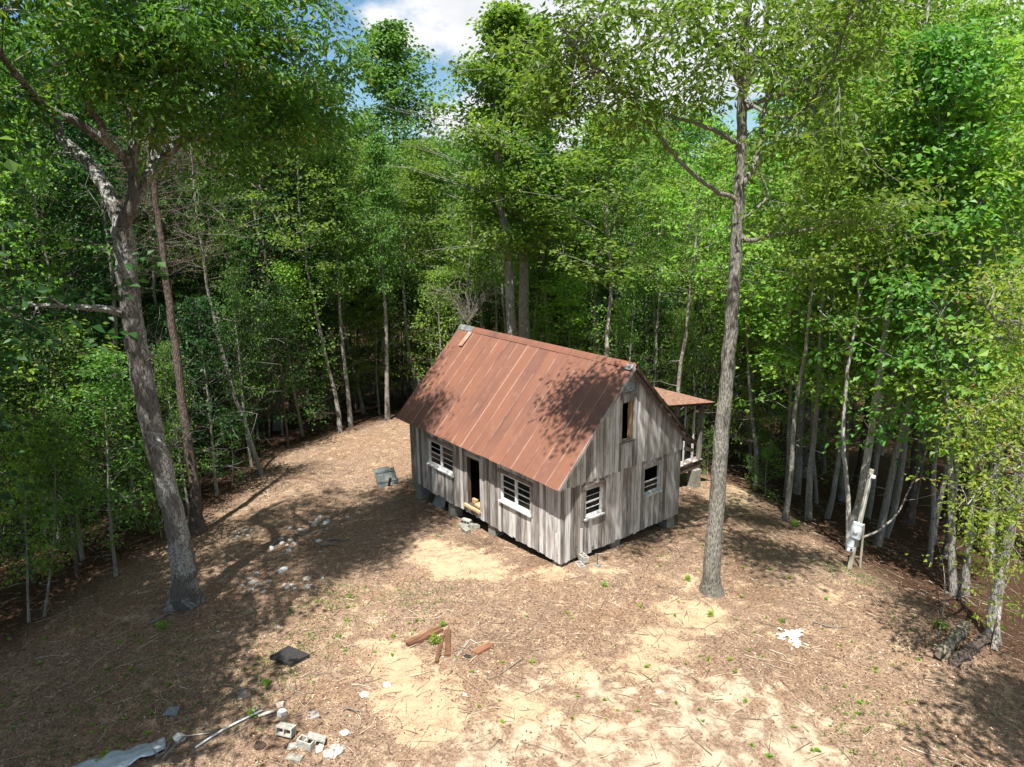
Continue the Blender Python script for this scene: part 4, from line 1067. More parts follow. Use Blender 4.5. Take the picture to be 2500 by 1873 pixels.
def trunk_tree(name, label, pts, r0, r1, bark, leaf, seed, crown, limbs_=(), dshift=0.0):
    b = G(*pts[0]); d0 = (b-CAM)@FW; PLACED.append((b[0], b[1]))
    z0_ = b[2]; P = [tuple(b)]
    for k_, (x_, y_) in enumerate(pts[1:]):
        # keep the stem over its base: take the depth at which it stays nearest to the vertical through the base
        best_ = min((float(np.hypot(*(W(x_, y_, k)-b)[:2])), k) for k in np.linspace(d0*.6, d0*1.1, 160)); P.append(tuple(W(x_, y_, best_[1])))
    top_d = float((np.array(P[-1])-CAM)@FW)
    lim = [(P, r0, r1)]+[([tuple(W(*q, top_d+dd)) if i else P[si] for i, (q, dd) in enumerate([((0,0),0)]+list(L_))], ra, .012) for si, L_, ra in limbs_]
    return hero(name, label, lim, [Bl(x_, y_, top_d+dd, r_, k) for x_, y_, dd, r_, k in crown], bark, leaf, seed, b, .17, .7, per=22, clump_r=.34, flat=.22, droop=.3)
trunk_tree('tulip_tree', 'large pale leaning tree rising right behind the meter pole', [(1838,1180),(1862,1050),(1888,900),(1912,720),(1932,560),(1955,380),(1985,180),(2010,-20)], .15, .06, BARK['light'], LEAF['light'], 61,
    [(1900,200,0,1.5,10),(2000,120,0,1.6,11),(2080,200,.5,1.5,10),(1960,20,0,1.7,10),(2090,50,0,1.5,8),(1880,330,.3,1.0,6),(2040,330,.5,1.1,6),(1990,480,.6,.8,4),(1870,480,.4,.7,3)],
    [(5, [((1900,330),0.2),((1860,300),.3)], .03), (6, [((2040,160),.2),((2090,120),.3)], .03)])
trunk_tree('maple_tree', 'crooked grey maple immediately left of the meter pole', [(1836,1192),(1832,1080),(1822,960),(1826,850),(1838,760),(1856,640),(1850,540),(1846,430)], .085, .03, BARK['light'], LEAF['light'], 62,
    [(1800,560,0,.9,7),(1880,500,0,.9,7),(1840,400,0,1.1,9),(1780,420,0,.9,6),(1900,380,0,.9,6),(1850,280,0,1.1,8),(1770,700,.3,.6,3)],
    [(4, [((1800,700),.2),((1770,670),.3)], .02), (5, [((1890,560),-.2),((1910,520),-.3)], .02)])
# near branches on the right edge: beech like tree with a leaning trunk
rb = G(2140, 1385); rd = (rb-CAM)@FW
RTk = [tuple(rb), W(2150,1300,rd-.2), W(2172,1180,rd-.5), W(2205,1050,rd-1), W(2235,900,rd-1.4), W(2270,700,rd-1.9), W(2300,450,rd-2.4)]
hero('beech_tree', 'leaning grey beech on the right edge with bright yellow green leaves', [
    (RTk, .135, .08),
    ([W(2238,900,rd-1.4), W(2200,850,rd-3), W(2160,860,rd-4.5), W(2110,890,rd-5.5)], .05, .012),
    ([W(2260,760,rd-1.8), W(2200,700,rd-3.5), W(2150,690,rd-5), W(2110,620,rd-6)], .05, .012),
    ([W(2210,1030,rd-1), W(2180,1010,rd-3), W(2140,1030,rd-4.5), W(2090,1090,rd-5.5)], .05, .012),
    ([W(2200,1080,rd-1), W(2190,1120,rd-3), W(2150,1150,rd-4)], .04, .012)],
    [Bl(*a) for a in ((2190,610,rd-5.5,.8,6),(2130,620,rd-6,.45,4),(2195,690,rd-5,.7,5),(2180,770,rd-4.5,.7,6),(2200,850,rd-4.2,.7,6),(2130,870,rd-5,.5,4),(2180,930,rd-4.5,.7,6),(2120,960,rd-5,.5,4),
        (2190,1020,rd-4,.6,5),(2130,1050,rd-4.6,.55,5),(2085,1090,rd-5,.4,3),(2180,1120,rd-4,.6,5),(2120,1160,rd-4,.5,3),(2170,1230,rd-3.4,.5,3),(2240,700,rd-4,1.2,7),(2250,900,rd-3.5,1.2,7),(2250,1080,rd-3,1,5),(2150,1300,rd-3,.4,2))],
    BARK['pale'], LEAF['beech'], 44, rb, .125, .5, per=16, clump_r=.22, flat=.3, droop=.3)
hero('maple_sapling', 'thin leaning sapling beside the beech trunk on the right edge', [([G(2148,1405), W(2165,1280,rd-.2), W(2195,1130,rd-.5), W(2212,1000,rd-.9)], .045, .02)], [], BARK['pale'], LEAF['light'], 45, G(2148,1405), .1, .5,
    dead=[([W(2165,1280,rd-.2), W(2190,1230,rd-.4), W(2205,1190,rd-.5)], .012)])

# trees just out of the frame that shade the clearing
def off_tree(kind, x_, y_, H, label, width=1.0, leaf=None):
    z = float(hz(x_, y_)); PLACED.append((x_, y_)); return tree(kind, (x_, y_, z), (x_+.3, y_-.2, z+H), label, None, width, leaf)
off_tree('broad', -1.6, -18.2, 19, 'tall forest oak behind the lower left corner of the clearing', 1.1)
off_tree('broad', -.4, -16.9, 17, 'shade tree hugging the lower left corner of the clearing', 1.0)
off_tree('tulip', .9, -18.4, 19, 'dense tulip tree behind the left corner of the clearing', 1.25, 'oak')
off_tree('tulip', -2.9, -17.9, 18, 'dense tulip tree between the forest oaks at the left', 1.6, 'oak')
off_tree('tulip', -1.0, -16.9, 14.5, 'shorter dense tulip tree at the lower left corner', 1.15, 'oak')
off_tree('broad', 2.3, -17.3, 16.5, 'shade tree near the lower left of the clearing', .85)
off_tree('broad', -5.6, -17.4, 19, 'second forest oak at the lower left edge', 1.0)
off_tree('maple', 15.4, -.6, 15.5, 'maple just beyond the right edge shading the log', 1.0)
off_tree('maple', 17.6, 2.4, 17, 'second maple beyond the right edge', 1.1)

def G5(x_, y_): return G(x_/K, y_/K)         # full-size photograph pixels
# random fill of the woods ------------------------------------------------
def sky_limit(ax):
    """height above the camera per metre of distance that the far canopy reaches, by direction (px of view)"""
    xs = [-400, 0, 700, 760, 950, 1000, 1250, 1400, 1550, 1700, 1850, 2000, 2212, 2600]
    ys = [0, 60, 150, 260, 300, 290, 250, 215, 200, 170, 60, 20, 0, 0]
    return np.interp(ax, xs, ys)
def px_of(p):
    d = np.array(p)-CAM; z = d@FW
    return (1250+F_PX*(d@RT)/z)/K, (936.5-F_PX*(d@UP)/z)/K, z
cnt = 0; tries = 0
mpx, mpy = G5(2074, 1389)[:2]
zones = [(-0.3, 5, 1.3, 74), (5, 14, 2.1, 122), (14, 30, 3.0, 95), (30, 52, 4.2, 60), (2.5, 11, 1.35, 64)]
EDGE = {}
for z0_, z1_, gap_, nmax in zones:
    c_ = 0; tries = 0
    while c_ < nmax and tries < 30000:
        tries += 1
        x_ = trng.uniform(-78, 44); y_ = trng.uniform(-40, 78)
        d_ = float(clear_dist(np.array([x_]), np.array([y_]))[0])
        if not (z0_ < d_ < z1_): continue
        rel = np.array([x_-CAM[0], y_-CAM[1]]); fwd = rel@FW[:2]; sd_ = rel@RT[:2]
        if fwd < 5 or abs(sd_) > fwd*.80+5: continue
        if abs(sd_) > fwd*.74 and trng.random() < .6: continue
        if any((x_-a)**2+(y_-b)**2 < gap_**2 for a, b in PLACED): continue
        if -11 < x_ < 1.5 and 3 < y_ < 12.4: continue
        gz = float(hz(x_, y_)); px, py, dep = px_of((x_, y_, gz+8))
        # height that keeps the far canopy under the skyline of this direction
        lim_y = sky_limit(px)+trng.uniform(-10, 110)
        ztop = (CAM+ray(px, lim_y)*dep)[2]
        left = px < 700; right = px > 1560
        kr = trng.random()
        slope = x_ > 1 and y_ > 2
        fill = z0_ == 2.5
        if fill and px > 1560: continue
        if px > 1950 and dep < 27.5: continue
        if any(abs(px-a) < b and dep < c for a, b, c in ((1113, 34, 38), (872, 26, 45), (1312, 26, 36), (1480, 24, 34), (1880, 46, 29), (1770, 16, 27))): continue
        if fill: kind = trng.choice(['under', 'underdark', 'underdark', 'shrub'])
        elif z0_ < 0 and slope:
            kind = trng.choices(['thin', 'maple', 'shrub'], [5, 3, 1])[0]
        elif slope and d_ < 9:
            kind = trng.choices(['thin', 'maple', 'tulip'], [3, 3, 1])[0]
        elif z0_ < 0 and 700 < px < 1500:
            kind = trng.choices(['thin', 'tulip', 'under', 'shrub'], [4, 2, 2, 2])[0]
        elif z0_ < 0:
            kind = trng.choices(['under', 'underdark', 'shrub', 'thin', 'maple'], [4, 2 if not left else 3, 3, 2, 2 if right else 1])[0]
        elif z1_ < 20 and 700 < px < 1500:
            kind = trng.choices(['tulip', 'broad', 'maple', 'thin', 'under', 'underdark'], [3, 3, 2, 1, 5, 5])[0]
        elif z1_ < 20:
            kind = trng.choices(['under', 'underdark', 'maple', 'broad', 'tulip', 'thin'], [5, 5, 4, 3, 3, 1])[0]
        else:
            kind = trng.choices(['broad', 'tulip', 'maple', 'underdark', 'under'], [4, 3, 3, 3, 2])[0]
        Hn = KIND[kind][0][2]*trng.uniform(.8, 1.15)
        if kind in ('broad', 'tulip', 'maple', 'thin'): Hn = min(Hn*1.15, ztop-gz)
        if right and dep < 34 and kind in ('maple', 'tulip', 'broad'): Hn = KIND[kind][0][2]*trng.uniform(.9, 1.2)
        if kind == 'thin' and Hn < 9: kind = 'under'
        if Hn < 3 and kind != 'shrub': continue
        # keep the sight lines to the house and clearing open
        if dep < 21 and 420 < px < 2000: continue
        if dep < 17 and z0_ < 0 and kind != 'shrub': continue
        side_ = 'left' if px < 700 else 'middle' if px < 1450 else 'right'
        place_ = {'left': 'left of the clearing', 'middle': 'behind the house', 'right': 'on the right slope'}[side_]
        depth_ = 'among the first trunks ' if fill else 'at the clearing edge ' if z0_ < 0 else 'a little way into the woods ' if z1_ < 20 else 'deep in the woods '
        adj = dict(broad='broad dark tree', tulip='tall pale trunked tree', maple='bright green tree', under='low leafy young tree', underdark='low dark young tree', shrub='small leafy shrub', thin='slender bare stemmed tree')[kind]
        leaf = None
        if right and kind in ('maple', 'under', 'thin'): leaf = trng.choice(['light', 'light', 'beech', 'hick'])
        elif right and kind == 'broad': leaf = trng.choice(['hick', 'light', 'mid'])
        elif not left and kind == 'broad': leaf = trng.choice(['mid', 'mid', 'hick', 'dark'])
        elif right and kind == 'tulip': leaf = trng.choice(['light', 'beech', 'hick'])
        elif left and kind in ('maple', 'under', 'thin'): leaf = trng.choice(['mid', 'mid', 'dark', 'light'])
        elif not left and kind in ('maple', 'under'): leaf = trng.choice(['mid', 'light', 'hick', 'mid'])
        dx_, dy_ = trng.uniform(-.06, .06)*Hn, trng.uniform(-.06, .06)*Hn
        if math.hypot(x_-mpx, y_-mpy) < 2.6: continue
        if slope and d_ < 9 and trng.random() < .45: c_ += 1; continue
        to_ = tree(kind, (x_, y_, gz), (x_+dx_, y_+dy_, gz+Hn), f'{adj} {depth_}{place_}', f'{adj}s {depth_}{place_}', trng.uniform(.9, 1.3), leaf, cat='shrub' if kind == 'shrub' else 'tree', trunk_w=trng.uniform(.35, .75) if slope else trng.uniform(.45, .95))
        PLACED.append((x_, y_)); c_ += 1
        if z0_ < 2 and 0 < px < 2212: EDGE.setdefault(to_['label'], []).append((px, to_))
    print('zone', z0_, c_)
ORD = ['first', 'second', 'third', 'fourth', 'fifth', 'sixth', 'seventh', 'eighth', 'ninth', 'tenth']
for lab, l_ in EDGE.items():
    l_.sort(key=lambda t: t[0])
    if 1 < len(l_) <= 10:
        for (px, o), n_ in zip(l_, ORD): o['label'] = lab.replace('a little way into the woods', 'a little way in')+', '+n_+' from left'

# ------------------------------------------------------------------ things on the ground
def at_ground(o, p, lift=0.0):
    o.location = (float(p[0]), float(p[1]), float(hz(p[0], p[1]))+lift); return o
# stones
def rock_mesh(seed, k=2):
    bm = bmesh.new(); bmesh.ops.create_icosphere(bm, subdivisions=k, radius=1)
    for v in bm.verts:
        q = v.co*1.1+Vector((seed*7.3, seed*3.1, 0)); f = 1+.42*mnoise.noise(q)+.16*mnoise.noise(q*2.7)
        v.co *= f; v.co.z *= .62
        v.co.x = max(-.85, min(.9, v.co.x)); v.co.y = max(-.9, min(.82, v.co.y))
    me = bpy.data.meshes.new('stone'); bm.to_mesh(me); bm.free(); return me
RK = [rock_mesh(i) for i in range(6)]
for me in RK: me.materials.append(M['rock'])
RK2 = []
for me in RK[:3]:
    c = me.copy(); c.materials.clear(); c.materials.append(M['tanrock']); RK2.append(c)
rr = random.Random(8)
def stone(px, py, size, label, group, tan=False, flat=1.0):
    size *= .82; p = G5(px, py); me = rr.choice(RK2 if tan else RK)
    o = inst('stone', me, (p[0], p[1], float(hz(p[0], p[1]))+size*.18), (rr.uniform(-.3,.3), rr.uniform(-.3,.3), rr.uniform(0, 6.28)), None, (size, size*rr.uniform(.6,.95), size*rr.uniform(.6,.9)*flat))
    tag(o, label, 'stone', group)
s8 = 600/2212
def r8(x_, y_): return 500+x_*s8, 1100+y_*s8
heapA = [(375,720,.13),(290,780,.12),(385,770,.11),(330,715,.09),(265,795,.08),(310,745,.09),(345,760,.08),(420,720,.07),(260,750,.07),(285,725,.07)]
heapB = [(1035,605,.14),(1000,632,.13),(985,675,.22),(1090,660,.18),(1110,635,.12),(850,715,.13),(880,720,.08),(925,715,.08),(1100,710,.1),(765,700,.11),(830,740,.07),(950,650,.08),(1070,640,.06)]
heapC = [(685,805,.15),(775,808,.17),(695,840,.13),(740,855,.10),(775,875,.12),(755,905,.13),(815,845,.08),(605,885,.16),(800,830,.07),(735,930,.07),(790,950,.07)]
heapD = [(465,1110,.12),(425,1195,.15),(490,1215,.17),(415,1265,.14),(530,1275,.11),(340,1215,.09),(590,1180,.10),(400,1160,.08)]
heapE = [(920,1160,.20),(930,1230,.13),(735,1240,.12),(815,1245,.11),(715,1210,.09),(780,1215,.10),(1060,1155,.09),(950,1215,.08),(1000,1250,.05)]
for L_, lab, grp in ((heapA, 'pale stone in the small tight heap right of the oak trunk', 'stones of the heap nearest the oak'), (heapB, 'grey white stone in the loose ring nearest the fallen panel', 'stones of the loose ring nearest the house'),
        (heapC, 'stone in the string of stones in the middle of the rubble', 'stones in the middle string'), (heapD, 'white stone in the group lowest left beside a dead branch', 'stones lowest left'), (heapE, 'stone scattered right of the big white boulder', 'stones right of the boulder')):
    for x_, y_, s in L_: stone(*r8(x_, y_), s, lab, grp, tan=(s > .16 and rr.random() < .5))
stone(*r8(705,1085), .27, 'largest white boulder with pointed top in the rubble', 'white boulder')
stone(*r8(1025,820), .16, 'single pale stone right of the middle string', 'single stones')
stone(*r8(1285,605), .09, 'small stone alone between the ring and the house', 'single stones')
stone(*r8(1040,915), .08, 'small bluish stone below the single pale one', 'single stones')
for x_, y_ in ((532,1543),(680,1530),(1135,1697),(1610,1690)): stone(x_, y_, .07, 'small white stone alone on bare soil', 'lone small stones')

# concrete blocks
def blk(me, px, py, rot, label, group=None, lift=0.0, sc=1.0):
    p = G5(px, py); o = inst('concrete_block', me, (p[0], p[1], float(hz(p[0], p[1]))+lift), rot, None, sc); tag(o, label, 'concrete block', group); return o
grp = 'concrete blocks lying in the yard'
blk(BLK3, 1424, 1372, (0,0,R(-14)), 'three hole concrete block lying by the near house corner', grp, .05)
blk(BLK, 1416, 1381, (0,0,R(-20)), 'lower block half buried under the three hole one at the corner', grp, -.14)
blk(BLK3, 1143, 1279, (R(90),0,R(20)), 'block standing on edge below the doorway, holes showing', grp, .12)
blk(BLKG, 1132, 1288, (0,0,R(25)), 'low block left in front of the doorway pile', grp, -.08)
blk(BLKG, 1138, 1299, (R(8),R(4),R(-8)), 'flat pale block tilted lowest of the doorway pile', grp, -.02)
blk(BLKG, 1157, 1291, (R(-6),R(8),R(55)), 'pale block lying right of the doorway pile', grp, -.02)
s5 = 800/2212
def r5(x_, y_): return 150+x_*s5, 1500+y_*s5
blk(BLK, *r5(1537,800), (R(78),0,R(35)), 'block standing on end beside the white pipe, open cells up', grp, .14)
blk(BLK, *r5(1655,895), (0,0,R(28)), 'left of the two white blocks touching at the bottom', grp, .0, .95)
blk(BLK, *r5(1720,860), (R(90),R(25),R(60)), 'right of the two white blocks touching at the bottom, on its side', grp, .12, .95)
blk(BLKG, *r5(1575,975), (0,0,R(40)), 'flat pale square block lowest of the bottom group', grp, -.12, .85)
blk(BLKG, *r5(1390,825), (0,R(6),R(62)), 'small narrow white block lying left of the upright one', grp, -.14, .6)
# broken pieces
def chunk(px, py, s, mat, name, label, group, cat, rot=None, th=.3):
    p = G5(px, py); bm = bmesh.new(); k = rr.randint(5, 7)
    vs = [bm.verts.new((math.cos(i/k*6.28)*s*rr.uniform(.6, 1.1), math.sin(i/k*6.28)*s*rr.uniform(.4, .9), 0)) for i in range(k)]
    f = bm.faces.new(vs); r_ = bmesh.ops.extrude_face_region(bm, geom=[f]); bmesh.ops.translate(bm, verts=[v for v in r_['geom'] if isinstance(v, bmesh.types.BMVert)], vec=(0,0,s*th))
    bmesh.ops.recalc_face_normals(bm, faces=bm.faces[:]); me = bpy.data.meshes.new(name); bm.to_mesh(me); bm.free()
    o = link(name, me, None, (p[0], p[1], float(hz(p[0], p[1]))), [mat]); o.rotation_euler = rot or (rr.uniform(-.3,.3), rr.uniform(-.3,.3), rr.uniform(0,6)); tag(o, label, cat, group); return o
for x_, y_, s in ((1740,915,.16),(1800,950,.18),(1850,905,.14),(1835,960,.12),(1900,905,.09),(1560,900,.14),(1945,805,.08),(1900,800,.08),(1870,930,.12)):
    chunk(*r5(x_, y_), s, M['block'], 'block_fragment', 'broken white concrete fragment right of the two touching blocks', 'broken block fragments', 'rubble')
chunk(*r5(1340,895), .20, M['darkw'], 'wood_chunk', 'dark brown broken wood chunk left of the white blocks', None, 'wood')
chunk(*r5(1860,890), .09, M['black'], 'black_scrap', 'small black scrap among the broken fragments', None, 'scrap')
chunk(*r5(1700,690), .26, M['trim'], 'bark_piece', 'curled brown bark piece above the upright block', None, 'bark', th=.15)
for x_, y_ in ((2045,545),(2200,480),(1910,800),(1300,640)): chunk(*r5(x_, y_), .15, M['splinter'], 'wood_chip', 'pale split wood chip on the bare soil', 'pale wood chips', 'wood chip', rot=(.1,.1,rr.uniform(0,6)), th=.12)
# flat slabs
def slab(pxs, th, mat, name, label, cat, lift=.0, uneven=.0, group=None, mats2=None):
    """slab from its four ground corners in photograph pixels"""
    Q = [G5(*q) for q in pxs]; c = sum(Q)/4; zc = float(hz(c[0], c[1]))
    vs = [(q[0]-c[0], q[1]-c[1], float(hz(q[0], q[1]))-zc+lift) for q in Q]+[(q[0]-c[0], q[1]-c[1], float(hz(q[0], q[1]))-zc+lift+th) for q in Q]
    me = py_mesh(name, vs, BOXF); bm = bmesh.new(); bm.from_mesh(me); bmesh.ops.recalc_face_normals(bm, faces=bm.faces[:])
    bmesh.ops.bevel(bm, geom=bm.edges[:], offset=min(.012, th*.3), segments=1, affect='EDGES'); bm.to_mesh(me); bm.free()
    return tag(link(name, me, None, (c[0], c[1], zc), [mat]), label, cat, group)
slab([(658,1611),(706,1585),(757,1606),(709,1630)], .12, M['black'], 'rubber_slab', 'thick square black slab lying in the shade edge', 'slab')
slab([(576,1690),(600,1680),(605,1702),(582,1712)], .035, M['trim'], 'grey_tile', 'small dark weathered wood tile in the left shade', 'board')
slab([(397,1749),(412,1729),(440,1728),(431,1749)], .05, M['paleply'], 'grey_paver', 'small grey blue paver in the lower left shade', 'paver')
# fallen plank panel left of the house, lying tilted
q = [G5(924,1193), G5(974,1181)]
pc = (q[0]+q[1])/2; ax = q[1]-q[0]; ax[2] = 0; wd = np.linalg.norm(ax); ax /= wd
fp = empty('plank_cover', (q[0][0], q[0][1], float(hz(*q[0][:2]))), 'slate grey plank panel propped up left of the house', 'panel')
fp.rotation_euler = (R(-38), 0, math.atan2(ax[1], ax[0]))
for i in range(5):
    h_ = .92-(.10 if i == 4 else 0); box('plank', (i*wd/5+.006, 0, .02), ((i+1)*wd/5-.006, .028+.004*(i % 2), h_), M['grayw'], fp)
box('batten', (.05, -.03, .2), (wd-.04, -.003, .28), M['grayw'], fp); box('batten', (.05, -.03, .66), (wd-.04, -.003, .74), M['grayw'], fp)
box('prop', (wd*.45, .04, -.02), (wd*.55, .10, .60), M['darkw'], fp).rotation_euler = (R(70), 0, 0)
# pan under the house
q = G5(1072, 1237)
bm = bmesh.new()
vs = [bm.verts.new(v) for v in ((-.42,0,0),(0,-.06,0),(.30,.02,0),(-.30,.12,.34),(.02,.05,.42),(.30,.1,.36))]
for f in ((0,1,4,3),(1,2,5,4)): bm.faces.new([vs[i] for i in f])
bmesh.ops.solidify(bm, geom=bm.faces[:], thickness=.02)
me = bpy.data.meshes.new('metal_pan'); bm.to_mesh(me); bm.free()
o = link('metal_pan', me, None, (q[0], q[1], float(hz(q[0], q[1]))), [M['tin']]); o.rotation_euler.z = R(10); tag(o, 'bluish bent sheet metal pan leaning under the front wall', 'scrap metal')
# timber pieces in the middle of the yard
s6 = 400/2212
def r6(x_, y_): return 900+x_*s6, 1450+y_*s6
def timber(a, b, wpx, th, mat, label, group='old timbers lying in the yard', name='timber'):
    A_, B_ = G5(*a), G5(*b); d = B_-A_; d[2] = 0; L_ = np.linalg.norm(d); d /= L_; w_ = wpx
    n_ = 7; vs, fs = [], []
    r_ = random.Random(int(a[0]*7+a[1]))
    for i in range(n_):
        t = i/(n_-1); ww = w_*(1+r_.uniform(-.1, .08)); x_ = L_*t+(r_.uniform(-.03,.03) if i in (0, n_-1) else 0)
        for yy, zz in ((-ww/2, 0), (ww/2, 0), (ww/2*.94, th*r_.uniform(.85, 1)), (ww*.12, th*r_.uniform(.7,.95)), (-ww*.15, th*r_.uniform(.75,1.0)), (-ww/2*.94, th*r_.uniform(.85, 1))): vs.append((x_, yy, zz))
    for i in range(n_-1):
        for k in range(6): fs.append((i*6+k, i*6+(k+1) % 6, (i+1)*6+(k+1) % 6, (i+1)*6+k))
    fs += [tuple(range(5, -1, -1)), tuple((n_-1)*6+k for k in range(6))]
    me = py_mesh(name, vs, fs)
    # material grain runs along local z, so store the beam upright and turn it by rotation
    for v in me.vertices: v.co = Vector((v.co.y, v.co.z, v.co.x))
    bm = bmesh.new(); bm.from_mesh(me); bmesh.ops.recalc_face_normals(bm, faces=bm.faces[:]); bm.to_mesh(me); bm.free()
    o = link(name, me, None, (A_[0], A_[1], float(hz(A_[0], A_[1]))-.01), [mat])
    zz = float(hz(B_[0], B_[1]))-float(hz(A_[0], A_[1]))
    X_ = Vector((d[0]*L_, d[1]*L_, zz)).normalized(); side_ = Vector((0,0,1)).cross(X_).normalized(); upv = X_.cross(side_)
    mt = Matrix((side_, upv, X_)).transposed(); o.rotation_euler = mt.to_euler()
    return tag(o, label, 'timber', group)
timber(r6(520,710), r6(985,490), .22, .12, M['redw'], 'longest brown beam lying left of the green plant')
timber(r6(918,935), r6(1000,575), .11, .09, M['redw'], 'narrow red brown timber right against the green plant')
timber(r6(1065,860), r6(1068,520), .17, .10, M['redw'], 'split red brown timber standing out second from the plant')
timber(r6(1130,940), r6(1345,650), .07, .05, M['trim'], 'thin pale decayed strip in the middle of the timbers')
timber(r6(1425,820), r6(1660,690), .21, .08, M['redw'], 'short wide brown board furthest right of the timbers')
chunk(*r6(1335,850), .15, M['black'], 'shingle_scrap', 'dark grey shingle scrap beside the short wide board', None, 'scrap', rot=(0,0,.6), th=.1)
# sheet metal and pipe at lower left
q0, q1 = G5(252, 1873), G5(405, 1822)
d = q1-q0; d[2] = 0; L_ = np.linalg.norm(d); d /= L_; sdv = np.array([-d[1], d[0], 0])
nu, nv_ = 22, 9; vs = []
for i in range(nu):
    for j in range(nv_):
        u = i/(nu-1)*(L_+.9)-.9; v = (j/(nv_-1)-.5)*.62*(1-.25*i/nu)+.05*math.sin(i*1.3)
        p = q0+d*u+sdv*v; p[2] = float(hz(p[0], p[1]))+.08+.03*math.sin(u*3+v*5)+.012*math.sin(v*30)+.02*math.sin(u*9); vs.append(p-q0)
fs = [(i*nv_+j, (i+1)*nv_+j, (i+1)*nv_+j+1, i*nv_+j+1) for i in range(nu-1) for j in range(nv_-1)]
me = py_mesh('metal_sheet', vs, fs, True); bm = bmesh.new(); bm.from_mesh(me); bmesh.ops.solidify(bm, geom=bm.faces[:], thickness=.006); bm.to_mesh(me); bm.free()
tag(link('metal_sheet', me, None, tuple(q0), [M['tin']]), 'crumpled pale blue metal sheet in the bottom left corner', 'metal sheet')
def stick(pts, r0, r1, mat, name, label, cat, group=None, sides=7, forks=0, seed=1):
    P = [np.array(G5(x_, y_))+np.array([0,0,z_]) for x_, y_, z_ in pts]; B_ = P[0].copy()
    rng_ = np.random.default_rng(seed); Q = smooth_path(np.array(P)-B_, 4)
    pol = [(Q, np.linspace(r0, r1, len(Q)))]
    for _ in range(forks):
        j = rng_.integers(1, len(Q)); pol.append((wiggle_line(rng_, Q[j], (Q[j]-Q[j-1])*4+rng_.normal(0, .7, 3)*[1,1,.25], rng_.uniform(.2, .5), 3, 0, .2), np.linspace(r0*.5, .003, 4)))
    V, F = tubes(pol, sides)
    n = len(Q)
    me = np_mesh(name, V, F, smooth=True); return tag(link(name, me, None, tuple(B_), [mat]), label, cat, group)
stick([(*r5(905,912),.05),(*r5(1100,790),.06),(*r5(1355,660),.05)], .022, .022, M['pipe'], 'plastic_pipe', 'long white pipe lying across the shade edge at lower left', 'pipe', sides=8)
stick([(*r5(770,848),.08),(*r5(900,826),.05),(*r5(1005,808),.03)], .014, .010, M['splinter'], 'wood_strip', 'thin pale strip of wood above the metal sheet', 'wood')
stick([(*r5(1330,700),.05),(*r5(1440,665),.06)], .035, .03, M['splinter'], 'wood_strip', 'short orange pale wood strip at the top end of the pipe', 'wood')
chunk(*r5(800,840), .17, M['white'], 'white_scrap', 'torn white scrap at the end of the thin strip', None, 'scrap', th=.3)
chunk(*r5(1490,680), .14, M['white'], 'cloth_scrap', 'crumpled white and grey scrap above the upright block', None, 'scrap', th=.8)
chunk(*r5(1475,620), .11, M['splinter'], 'cloth_scrap', 'small bent white scrap at the top of the rubbish', None, 'scrap', th=.6)
# fallen branches
FB = [([(*r5(590,72),.04),(*r5(680,30),.06),(*r5(720,5),.05),(*r5(765,8),.04),(*r5(820,35),.02)], .035, 'pale forked dead branch in the shade below the oak'),
      ([(*r5(1540,475),.03),(*r5(1570,520),.04),(*r5(1640,545),.03)], .02, 'small pale stick above the upright block'),
      ([(*r5(1925,640),.03),(*r5(1980,655),.04),(*r5(2030,665),.03)], .03, 'short white split stick at lower middle'),
      ([(*r5(640,985),.1),(*r5(700,960),.12),(*r5(745,880),.1)], .03, 'dark curved branch on the end of the metal sheet'),
      ([(*r5(680,1010),.1),(*r5(745,940),.12),(*r5(810,870),.1)], .03, 'second curved branch beside the metal sheet'),
      ([(*r8(0,225),.05),(*r8(150,170),.06),(*r8(330,115),.05)], .05, 'long pale fallen limb behind the oak'),
      ([(*r8(580,870),.03),(*r8(760,765),.06),(*r8(900,770),.05),(*r8(1080,715),.04)], .025, 'curved bare branch lying among the stones'),
      ([(*r8(370,1310),.04),(*r8(460,1240),.06),(*r8(560,1215),.03)], .04, 'grey branch lying on the lowest left stones'),
      ([(*r8(520,1090),.04),(*r8(600,1020),.06)], .02, 'short stick above the lowest left stones'),
      ([(*r8(1045,862),.04),(*r8(1120,855),.06),(*r8(1210,860),.04)], .04, 'pale stick right of the middle stones'),
      ([(*r8(1100,815),.04),(*r8(1170,808),.06),(*r8(1260,815),.04)], .045, 'second pale stick right of the middle stones'),
      ([(1985,1520,.03),(2030,1535,.05),(2075,1532,.03)], .02, 'thin curved stick right of the white splinters'),
      ([(2290,1560,.05),(2300,1500,.5),(2294,1440,.9),(2270,1370,1.3)], .02, 'thin bare dead sapling by the grey tangle on the right'),
      ([(1275,1610,.03),(1220,1650,.05),(1190,1660,.03)], .012, 'short pale stick right of the timbers'),
      ([(770,1650,.03),(820,1640,.04)], .012, 'tiny stick beside the black slab'),
      ([(480,1160,.05),(560,1140,.05),(640,1115,.03)], .03, 'grey fallen limb at the back of the shaded ground')]
for i, (pts, r0, lab) in enumerate(FB): stick(pts, r0, r0*.4, BARK['dead'], 'fallen_branch', lab, 'branch', 'fallen branches on the ground', 6, 3, i)
